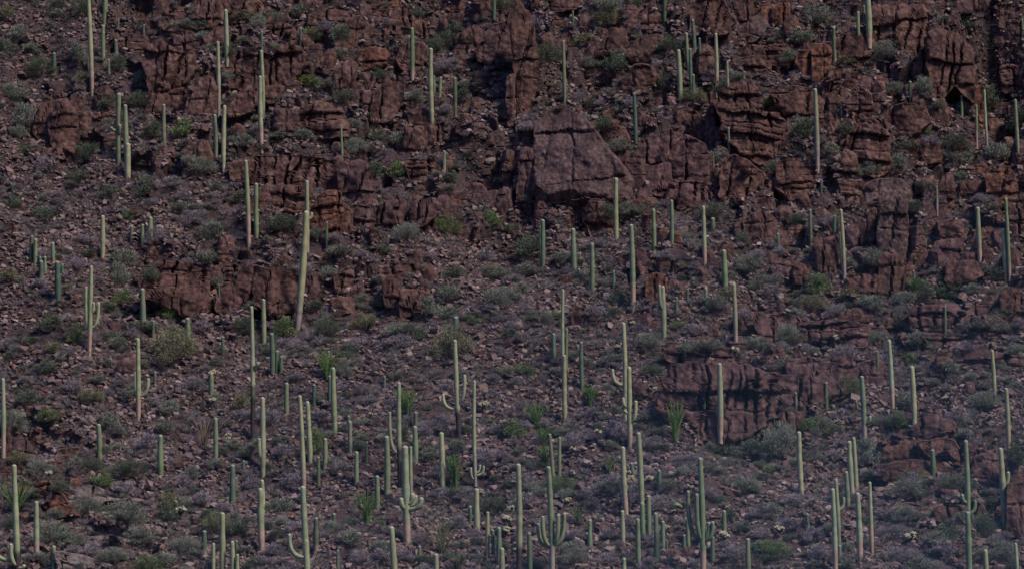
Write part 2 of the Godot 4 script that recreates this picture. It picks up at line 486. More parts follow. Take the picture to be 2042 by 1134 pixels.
# single rock masses with their own outlines: sheet, colour, style, corner points (half-pixel survey units)
const SURVEY := {"L": Vector2(0, 0), "R": Vector2(1021, 0), "ML": Vector2(0, 480), "MR": Vector2(1021, 480)}
var MASSES := [
["L","r","b",[215,400,250,395,285,430,300,520,295,580,265,625,230,600,200,560,190,480]],["L","r","b",[150,420,190,400,200,470,195,560,150,545,130,520,135,460]],["L","r","b",[310,450,350,440,372,480,355,545,325,540,300,500]],["L","r","s",[365,450,440,455,445,495,400,505,370,480]],["L","r","s",[375,500,435,510,440,525,415,545,385,520]],["L","r","b",[190,590,240,590,250,630,200,645,180,615]],
["L","r","l",[480,150,570,140,590,165,580,205,500,212,480,190]],["L","r","c",[670,365,725,350,735,380,715,460,665,468,668,400]],["L","r","c",[780,315,850,300,862,330,850,470,800,482,750,480,735,440]],["L","p","l",[690,130,760,120,790,150,780,190,700,200]],["L","r","b",[810,150,860,110,900,110,905,160,880,182,830,185]],["L","r","c",[760,60,790,-5,870,-15,880,60,850,100,780,112]],["L","r","b",[640,70,690,70,720,90,760,120,690,130,650,115]],["L","r","c",[880,-20,1020,-25,1040,40,1010,80,930,90,885,60]],
["L","r","c",[905,440,960,365,1030,345,1038,370,1000,440,960,465,910,472]],["L","r","b",[1060,340,1130,335,1120,390,1070,412,1050,380]],["L","r","l",[1060,100,1130,85,1172,110,1165,150,1080,160,1050,140]],["L","r","l",[1240,60,1310,40,1390,45,1400,95,1320,110,1240,95]],["L","r","c",[1375,100,1400,70,1445,75,1440,110,1410,195,1370,208,1362,160]],["L","r","c",[1340,270,1360,240,1410,240,1417,265,1380,352,1330,368,1322,330]],["L","o","b",[1430,210,1470,185,1530,190,1547,220,1535,255,1480,277,1430,280]],["L","o","l",[1475,-15,1592,-15,1590,20,1520,35,1478,25]],["L","r","c",[1480,45,1600,30,1642,60,1630,110,1560,100,1500,102]],["L","r","s",[1540,110,1590,105,1600,150,1570,187,1535,170]],["L","r","s",[1600,170,1680,165,1700,185,1690,240,1650,292,1600,270,1585,230]],["L","r","c",[1650,60,1690,80,1707,140,1700,160,1660,150]],["L","r","s",[1510,340,1600,330,1602,380,1560,482,1500,492,1475,480,1490,410]],["L","p","c",[1430,300,1470,295,1490,320,1480,362,1440,350]],["L","p","c",[1405,362,1480,365,1470,440,1400,452]],
["L","r","l",[1200,430,1280,405,1350,425,1362,460,1387,500,1380,542,1300,547,1210,540,1190,490]],["L","p","b",[1100,440,1160,440,1190,470,1160,522,1090,527]],["L","r","b",[1630,440,1710,430,1740,450,1730,492,1640,492]],["L","r","c",[1620,500,1690,500,1697,560,1680,607,1610,602,1615,540]],["L","r","c",[1705,510,1750,505,1757,570,1720,602,1700,590]],["L","r","l",[1620,640,1730,635,1732,720,1640,722]],["L","o","l",[1270,780,1310,760,1350,770,1362,830,1340,940,1280,972,1240,920,1235,850]],["L","r","c",[1370,830,1400,840,1402,900,1380,952,1350,920]],["L","p","l",[1410,830,1480,810,1492,870,1470,932,1420,900]],["L","p","c",[1510,830,1580,790,1612,810,1600,890,1570,922,1500,912]],["L","p","c",[1640,800,1720,790,1732,850,1700,892,1640,902]],["L","p","s",[1900,190,1960,100,2020,70,2045,80,2045,240,1980,262,1920,230]],
["R","r","c",[-22,300,15,290,20,380,10,492,-15,482]],["R","r","b",[195,452,240,450,262,490,240,547,205,540]],["R","p","c",[35,600,95,598,102,720,70,832,25,802]],["R","r","b",[310,800,400,800,417,850,390,922,320,932,290,860]],["R","p","c",[230,780,310,790,290,882,240,892]],
["R","r","s",[700,450,740,438,777,510,775,552,740,562,695,510]],["R","p","s",[660,580,700,540,770,580,792,640,785,722,720,742,650,702,638,630]],["R","p","s",[600,540,650,488,690,500,660,580,640,642,600,642,595,580]],["R","p","s",[520,560,600,540,590,640,520,662,490,620]],["R","p","c",[640,720,780,730,792,800,690,842,620,802]],["R","p","c",[540,660,630,650,640,782,560,772]],["R","r","b",[450,320,500,250,560,258,577,310,540,362,460,362]],["R","r","b",[460,210,510,150,590,130,612,180,580,242,480,242]],["R","r","b",[350,180,400,108,450,118,462,190,400,232,340,222]],["R","r","b",[510,80,550,43,602,60,590,112,520,122]],["R","r","b",[135,20,200,-12,272,0,260,32,150,42]],
["R","r","c",[890,0,960,-12,962,80,900,122]],["R","k","s",[910,120,1000,40,1022,110,970,162,900,172]],["R","o","c",[1040,20,1110,8,1102,112,1050,122]],["R","r","s",[850,640,900,608,950,640,1002,680,990,772,900,802,838,772]],["R","o","b",[1140,240,1150,200,1190,188,1212,230,1200,312,1160,302]],["R","o","b",[1200,190,1250,168,1277,190,1265,272,1220,332,1195,312,1205,230]],["R","r","l",[1000,170,1090,168,1122,220,1100,262,1030,262]],["R","r","l",[910,190,1000,180,1012,262,980,302,910,302]],["R","r","s",[1040,360,1130,338,1200,358,1242,400,1230,452,1150,482,1110,472,1060,400]],["R","r","l",[1345,410,1400,348,1432,380,1442,440,1420,482,1350,482]],["R","r","l",[1370,510,1400,478,1450,473,1502,520,1507,650,1460,702,1370,662,1338,590]],["R","r","b",[1235,490,1275,448,1312,480,1312,542,1280,562,1235,542]],["R","r","l",[1270,280,1322,268,1310,312,1275,392,1240,392]],
["R","r","s",[1290,160,1380,108,1432,170,1420,262,1340,252]],["R","r","c",[1610,230,1660,198,1652,330,1610,342]],["R","o","c",[1845,345,1882,338,1887,400,1880,502,1840,472]],["R","r","b",[1530,430,1600,418,1650,438,1662,490,1600,552,1520,552,1498,480]],["R","r","b",[1600,570,1680,558,1722,600,1700,652,1620,662,1588,620]],
["R","k","b",[1418,740,1470,708,1560,713,1592,760,1580,802,1530,792,1480,822,1420,802]],["R","k","c",[1480,840,1540,792,1582,810,1577,960,1560,1062,1480,1062,1468,940]],["R","r","c",[1430,840,1472,828,1450,942,1420,1002,1413,960]],["R","p","c",[1340,900,1412,888,1400,992,1340,1002]],["R","r","c",[1230,950,1302,938,1302,1062,1240,1072]],["R","r","c",[930,870,1000,828,1052,870,1040,982,960,982,940,930]],["R","r","l",[1310,720,1402,718,1402,822,1320,822]],["R","o","l",[1910,680,1980,658,2012,690,2022,780,2000,832,1910,802]],["R","r","l",[1990,800,2052,778,2052,952,2000,962]],["R","r","c",[1790,720,1892,718,1902,780,1800,792]],["R","r","l",[1070,650,1150,638,1202,690,1190,772,1110,802,1058,740]],["R","p","l",[1960,260,2032,258,2052,360,1960,372]],["R","r","b",[1700,890,1792,878,1812,960,1720,972]],
["ML","r","l",[575,100,640,73,740,83,792,110,720,132,600,137]],["ML","r","s",[870,180,930,163,957,200,950,292,900,307,863,270]],["ML","r","l",[890,100,942,98,935,152,890,152]],["ML","p","c",[1210,130,1272,140,1270,242,1215,252]],["ML","r","l",[1330,140,1402,118,1407,200,1340,212]],["ML","r","b",[1320,230,1402,223,1412,290,1340,302]],["ML","r","l",[1530,110,1640,93,1692,120,1640,152,1530,152]],["ML","r","c",[1525,155,1590,153,1592,260,1540,252]],["ML","r","c",[1600,190,1692,200,1702,280,1600,292]],
["ML","o","l",[140,972,200,968,252,1030,312,1092,230,1084,150,1044]],["ML","k","b",[230,990,300,993,332,1040,270,1034]],["ML","p","b",[50,790,95,783,147,870,110,877,45,842]],["ML","k","s",[105,797,200,798,212,830,120,827]],["ML","r","b",[220,830,312,823,305,882,240,877]],["ML","k","b",[30,657,80,658,97,690,40,694]],
["MR","o","c",[540,170,560,133,600,133,617,170,600,252,545,262]],["MR","p","b",[440,60,520,28,552,70,520,132,450,112]],["MR","r","c",[245,260,332,253,332,330,250,347]],["MR","o","s",[905,660,940,623,967,635,960,690,930,782,868,802,880,740]],["MR","r","c",[965,690,1032,678,1032,790,980,832,935,792]],["MR","p","c",[1060,690,1172,678,1140,772,1070,782]],
["MR","r","b",[1470,810,1540,778,1602,800,1590,882,1470,892]],["MR","r","b",[1460,890,1600,868,1712,880,1690,942,1500,952]],["MR","p","c",[1600,740,1680,688,1762,720,1760,792,1650,802]],["MR","k","b",[1665,670,1712,663,1717,695,1670,702]],["MR","r","l",[1500,1050,1600,1038,1692,1070,1600,1092,1500,1082]],["MR","r","l",[1690,1060,1772,1048,1782,1110,1700,1112]],["MR","r","b",[1990,980,2062,938,2062,1182,1985,1152]],["MR","r","c",[1480,60,1562,58,1572,160,1530,252,1470,242]],["MR","r","c",[1340,150,1462,138,1440,242,1360,232]],["MR","r","b",[1750,80,1852,78,1882,130,1800,192,1738,150]],["MR","p","c",[1700,0,1802,-10,1790,72,1700,72]],["MR","r","b",[1130,100,1192,98,1202,170,1130,177]],["MR","p","b",[1060,90,1122,98,1112,162,1060,152]],["MR","r","c",[1210,0,1302,-2,1290,132,1230,142]],["MR","p","l",[1600,270,1700,258,1762,290,1740,372,1610,362]],["MR","r","c",[1960,200,2042,188,2042,312,1960,322]],["MR","r","b",[1700,460,1762,468,1750,542,1690,532]],["MR","r","b",[1820,560,1862,558,1850,602,1810,602]],
["L","r","c",[575,240,580,180,640,160,700,200,760,200,772,250,740,310,695,350,660,368,600,380,590,300]],["L","r","c",[580,440,600,385,665,372,665,420,640,450,585,465]],["L","r","c",[910,280,920,210,970,190,1030,200,1088,225,1110,185,1175,180,1197,200,1190,270,1140,332,1060,370,930,342]],
["L","r","c",[930,660,1000,620,1102,620,1220,620,1330,640,1342,720,1310,760,1200,737,1070,732,990,720,940,702]],["L","p","c",[1345,645,1450,640,1492,730,1470,792,1410,802,1370,792]],["L","r","l",[1080,740,1230,740,1227,830,1150,850,1080,857,1070,820]],

["R","r","l",[850,340,920,323,985,343,1012,400,1005,445,1060,448,1087,490,1072,523,1050,602,1010,662,970,642,910,602,850,522]],
["R","r","c",[1440,20,1530,18,1640,8,1662,80,1650,200,1600,222,1540,232,1460,182,1440,112]],["R","r","c",[1680,120,1740,108,1800,150,1842,188,1837,410,1770,332,1730,372,1680,372,1670,252]],
["ML","r","c",[580,150,620,128,700,138,812,110,817,180,805,262,800,322,740,302,695,267,620,242,580,227]],["ML","r","c",[960,110,1032,108,1102,118,1182,140,1165,282,1120,292,1080,302,1037,255,990,252,953,200]],
["R","r","c",[720,60,740,-5,800,-25,850,0,882,80,850,132,780,142,730,132]],["MR","p","c",[660,500,740,488,900,488,1022,528,1102,538,1092,640,1032,690,960,745,868,800,720,772,630,692,613,630]],
["ML","t","s",[235,992,329,968,439,1000,470,1023,353,1039,298,1047]],["ML","t","s",[462,1023,564,1023,564,1047,486,1047]],["ML","t","l",[321,1180,470,1180,501,1203,337,1211]],["ML","t","s",[219,1235,313,1250,439,1290,423,1308,235,1308]],
["R","k","d",[105,680,110,480,180,438,240,440,290,466,340,530,385,600,430,650,467,700,460,770,420,815,320,820,220,810,120,800,100,740]],
["R","r","s",[8,200,-12,45,40,10,80,60,90,150,99,210,99,320,74,400,60,464,20,468,15,330]],
["MR","p","c",[900,290,960,280,1050,290,1040,400,960,410,905,390]],["MR","p","c",[1050,300,1150,300,1160,400,1060,402]],["MR","p","l",[1170,330,1300,318,1420,340,1400,420,1280,432,1180,410]],["MR","p","c",[1110,480,1170,470,1300,480,1290,600,1180,682,1110,650]],["MR","p","c",[1240,470,1340,450,1382,520,1340,600,1260,642]],["MR","p","b",[1400,480,1480,468,1492,560,1410,572]],["MR","p","l",[1560,380,1680,368,1802,390,1780,440,1600,442]],["MR","p","l",[1780,430,1900,438,2045,460,2045,520,1880,512,1780,490]],["MR","p","c",[1840,300,1950,288,1952,360,1850,382]],["MR","q","c",[1620,800,1760,788,1802,880,1700,892]],["MR","p","c",[1860,860,1990,848,1992,990,1880,1002]],["MR","p","l",[620,430,760,420,880,430,870,480,740,488,640,480]],
]
var outlines: Array = []    # PackedVector2Array of every mass, photo pixels

func read_outlines() -> void:
	for m in MASSES:
		var o: Vector2 = SURVEY[m[0]]
		var a := PackedVector2Array()
		var q: Array = m[3]
		for i in range(0, q.size(), 2):
			a.append(o + Vector2(q[i], q[i + 1]) * 0.5)
		outlines.append(a)

func taken(p: Vector2) -> bool:
	for o in outlines:
		if Geometry2D.is_point_in_polygon(p, o):
			return true
	return false

func build_mass(n: int, parent_of: Callable) -> void:
	var m: Array = MASSES[n]
	var poly: PackedVector2Array = outlines[n]
	var r := RandomNumberGenerator.new()
	r.seed = 900 + n * 13
	var lo := Vector2(1e9, 1e9)
	var hi := -lo
	for p in poly:
		lo = lo.min(p)
		hi = hi.max(p)
	var foot := Vector2((lo.x + hi.x) * 0.5, hi.y)
	var fxs := slope_xs(foot)
	var at := C + Vector3.RIGHT * fxs.x + axis_v * fxs.y + axis_n * macro(fxs.x, fxs.y)
	var k := per_m(at)
	# outline in metres, corners cut once
	var pts := PackedVector2Array()
	for i in poly.size():
		var a := poly[i]
		var b := poly[(i + 1) % poly.size()]
		for f in [0.09, 0.91]:
			var q := (a.lerp(b, f) - foot) / k
			pts.append(Vector2(q.x, -q.y))
	var c := Vector2.ZERO
	for p in pts:
		c += p / pts.size()
	var w := (hi.x - lo.x) / k
	var h := (hi.y - lo.y) / k
	var sz := minf(w, h)
	var cells := clampi(int(maxf(w, h) / 0.13), 16, 60)
	var reach := func(d: Vector2) -> float:
		var best := 0.05
		for j in pts.size():
			var a := pts[j] - c
			var b := pts[(j + 1) % pts.size()] - c
			var den := d.cross(b - a)
			if absf(den) > 1e-6:
				var t := a.cross(b - a) / den
				var u := a.cross(d) / den
				if t > 0.0 and u >= -0.001 and u <= 1.001:
					best = maxf(best, t)
		return best * 1.12 + 0.08
	var st: String = m[2]
	var bulge: float = sz * {"b": 0.42, "l": 0.30, "c": 0.28, "s": 0.22, "d": 0.46}[st]
	var pw: float = {"b": 2.8, "l": 6.0, "c": 6.0, "s": 8.0, "d": 2.3}[st]
	var planes := []
	for i in (4 if st == "b" else 2 if st == "d" else 6):
		planes.append(Vector3(r.randf_range(-0.9, 0.9) * bulge / (0.5 * w), r.randf_range(-0.4, 0.6) * bulge / (0.5 * h), bulge * r.randf_range(0.55, 1.0)))
	var beds := []
	var y := r.randf_range(0.2, 0.9)
	var gap: float = {"b": 1.9, "l": 0.6, "c": 2.3, "s": 2.6, "d": 3.2}[st]
	while y < h:
		beds.append(Vector3(y, r.randf_range(-0.12, 0.12), r.randf_range(0.05, 0.20) * (0.4 if st == "d" else 1.0 if st != "b" else 0.6)))
		y += gap * r.randf_range(0.5, 1.6)
	var joints := []
	var x := -w * 0.5 + r.randf_range(0.4, 1.2)
	var jg: float = {"b": 2.6, "l": 1.6, "c": 0.95, "s": 2.2, "d": 3.6}[st]
	while x < w * 0.5:
		joints.append(Vector3(x, r.randf_range(-0.65, 0.1), r.randf_range(0.1, 0.32) * (0.4 if st == "d" else 1.0 if st != "b" else 0.5)))
		x += jg * r.randf_range(0.5, 1.6)
	var lean := r.randf_range(0.12, 0.28)
	var slant := r.randf_range(-0.12, 0.12)
	var back := clampf(h * 1.0, 0.8, w * 1.4)
	var ox := r.randf() * 500.0
	var gw := maxf(0.12, maxf(w, h) / cells * 1.1)
	var g := PackedVector3Array()
	var rim := PackedInt32Array()
	for j in cells + 1:
		for i in cells + 1:
			var uv := Vector2(i * 2.0 / cells - 1.0, j * 2.0 / cells - 1.0)
			var rho := maxf(absf(uv.x), absf(uv.y))
			var d := uv.normalized() if rho > 0.0 else Vector2.RIGHT
			var edge: float = reach.call(d)
			edge *= 1.0 + (0.04 if st == "d" else 0.09) * n_fine.get_noise_2d(ox + d.x * 0.7 * edge, d.y * 0.7 * edge)
			var q := c + d * edge * rho
			var z := bulge * pow(maxf(0.0, 1.0 - pow(rho, pw)), 1.0 / pw)
			for p in planes:
				z = minf(z, maxf(p.z + p.x * (q.x - c.x) + p.y * (c.y - q.y), 0.12 * bulge * (1.0 - rho)))
			var wy := q.y + slant * q.x + 0.22 * n_mid.get_noise_2d(q.x * 2.0 + ox, q.y)
			var wx := q.x + 0.25 * n_mid.get_noise_2d(q.y * 2.0, q.x + ox)
			var bi := 0
			var soft := 1.0 - pow(rho, 8.0)
			for b in beds:
				var dd: float = absf(wy + b.y * q.x - b.x)
				z -= soft * b.z * 1.5 * maxf(0.0, 1.0 - dd / gw) * (0.35 + 0.65 * smoothstep(-0.25, 0.25, n_mid.get_noise_2d(q.x * 1.7 + b.x * 31.0, ox)))
				if wy + b.y * q.x > b.x:
					bi += 1
			var ji := 0
			for b in joints:
				var dd: float = absf(wx + b.y * (q.y - h * 0.5) * 0.5 - b.x)
				z -= soft * b.z * 2.7 * maxf(0.0, 1.0 - dd / gw) * (0.25 + 0.75 * smoothstep(-0.25, 0.25, n_mid.get_noise_2d(q.y * 1.3 + b.x * 17.0, ox + 60.0)))
				if wx + b.y * (q.y - h * 0.5) * 0.5 > b.x:
					ji += 1
			z += minf(sz * 0.075, 0.3) * sin(float(bi * 7 + ji * 13) * 2.399 + ox) * soft
			z += 0.09 * n_fine.get_noise_2d(q.x * 1.1 + ox, q.y * 1.1) + 0.05 * sz * n_mid.get_noise_2d(q.x * 1.6, q.y * 1.6 + ox)
			g.append(Vector3(q.x, q.y - 0.15, z - lean * q.y - 0.15))
	for i in cells:
		rim.append(i)
	for j in cells:
		rim.append(j * (cells + 1) + cells)
	for i in cells:
		rim.append(cells * (cells + 1) + cells - i)
	for j in cells:
		rim.append((cells - j) * (cells + 1))
	var tri := PackedVector3Array()
	for j in cells:
		for i in cells:
			var a := j * (cells + 1) + i
			tri.append_array(PackedVector3Array([g[a], g[a + cells + 1], g[a + 1], g[a + 1], g[a + cells + 1], g[a + cells + 2]]))
	var cen := Vector3(c.x, c.y, 0)
	for step in 3:
		var f0 := step / 3.0
		var f1 := (step + 1) / 3.0
		for i in rim.size():
			var p := g[rim[i]]
			var q := g[rim[(i + 1) % rim.size()]]
			var p0 := p.lerp(Vector3(cen.x, cen.y, p.z), f0 * 0.2) + Vector3(0, 0, -back * f0)
			var q0 := q.lerp(Vector3(cen.x, cen.y, q.z), f0 * 0.2) + Vector3(0, 0, -back * f0)
			var p1 := p.lerp(Vector3(cen.x, cen.y, p.z), f1 * 0.2) + Vector3(0, 0, -back * f1)
			var q1 := q.lerp(Vector3(cen.x, cen.y, q.z), f1 * 0.2) + Vector3(0, 0, -back * f1)
			tri.append_array(PackedVector3Array([p0, q0, p1, q0, q1, p1]))
	var mid := Vector2((lo.x + hi.x) * 0.5, (lo.y + hi.y) * 0.5)
	var parent: Node3D = parent_of.call(mid)
	var tone: String = m[1]
	if tone == "r" and (m[0] == "MR" or m[0] == "R" and r.randf() < 0.6 or r.randf() < 0.2):
		tone = "q"
	var o := part("rock_mass", flat_mesh(tri), mats[tone], parent)
	o.position = at - parent.position
	var tm := TriangleMesh.new()
	tm.create_from_faces(tri)
	var xf := Transform3D(Basis(), at)
	blocks.append({"xf": xf, "inv": xf.affine_inverse(), "tm": tm, "c": mid, "r": maxf(hi.x - lo.x, hi.y - lo.y) * 0.75 + 20.0})

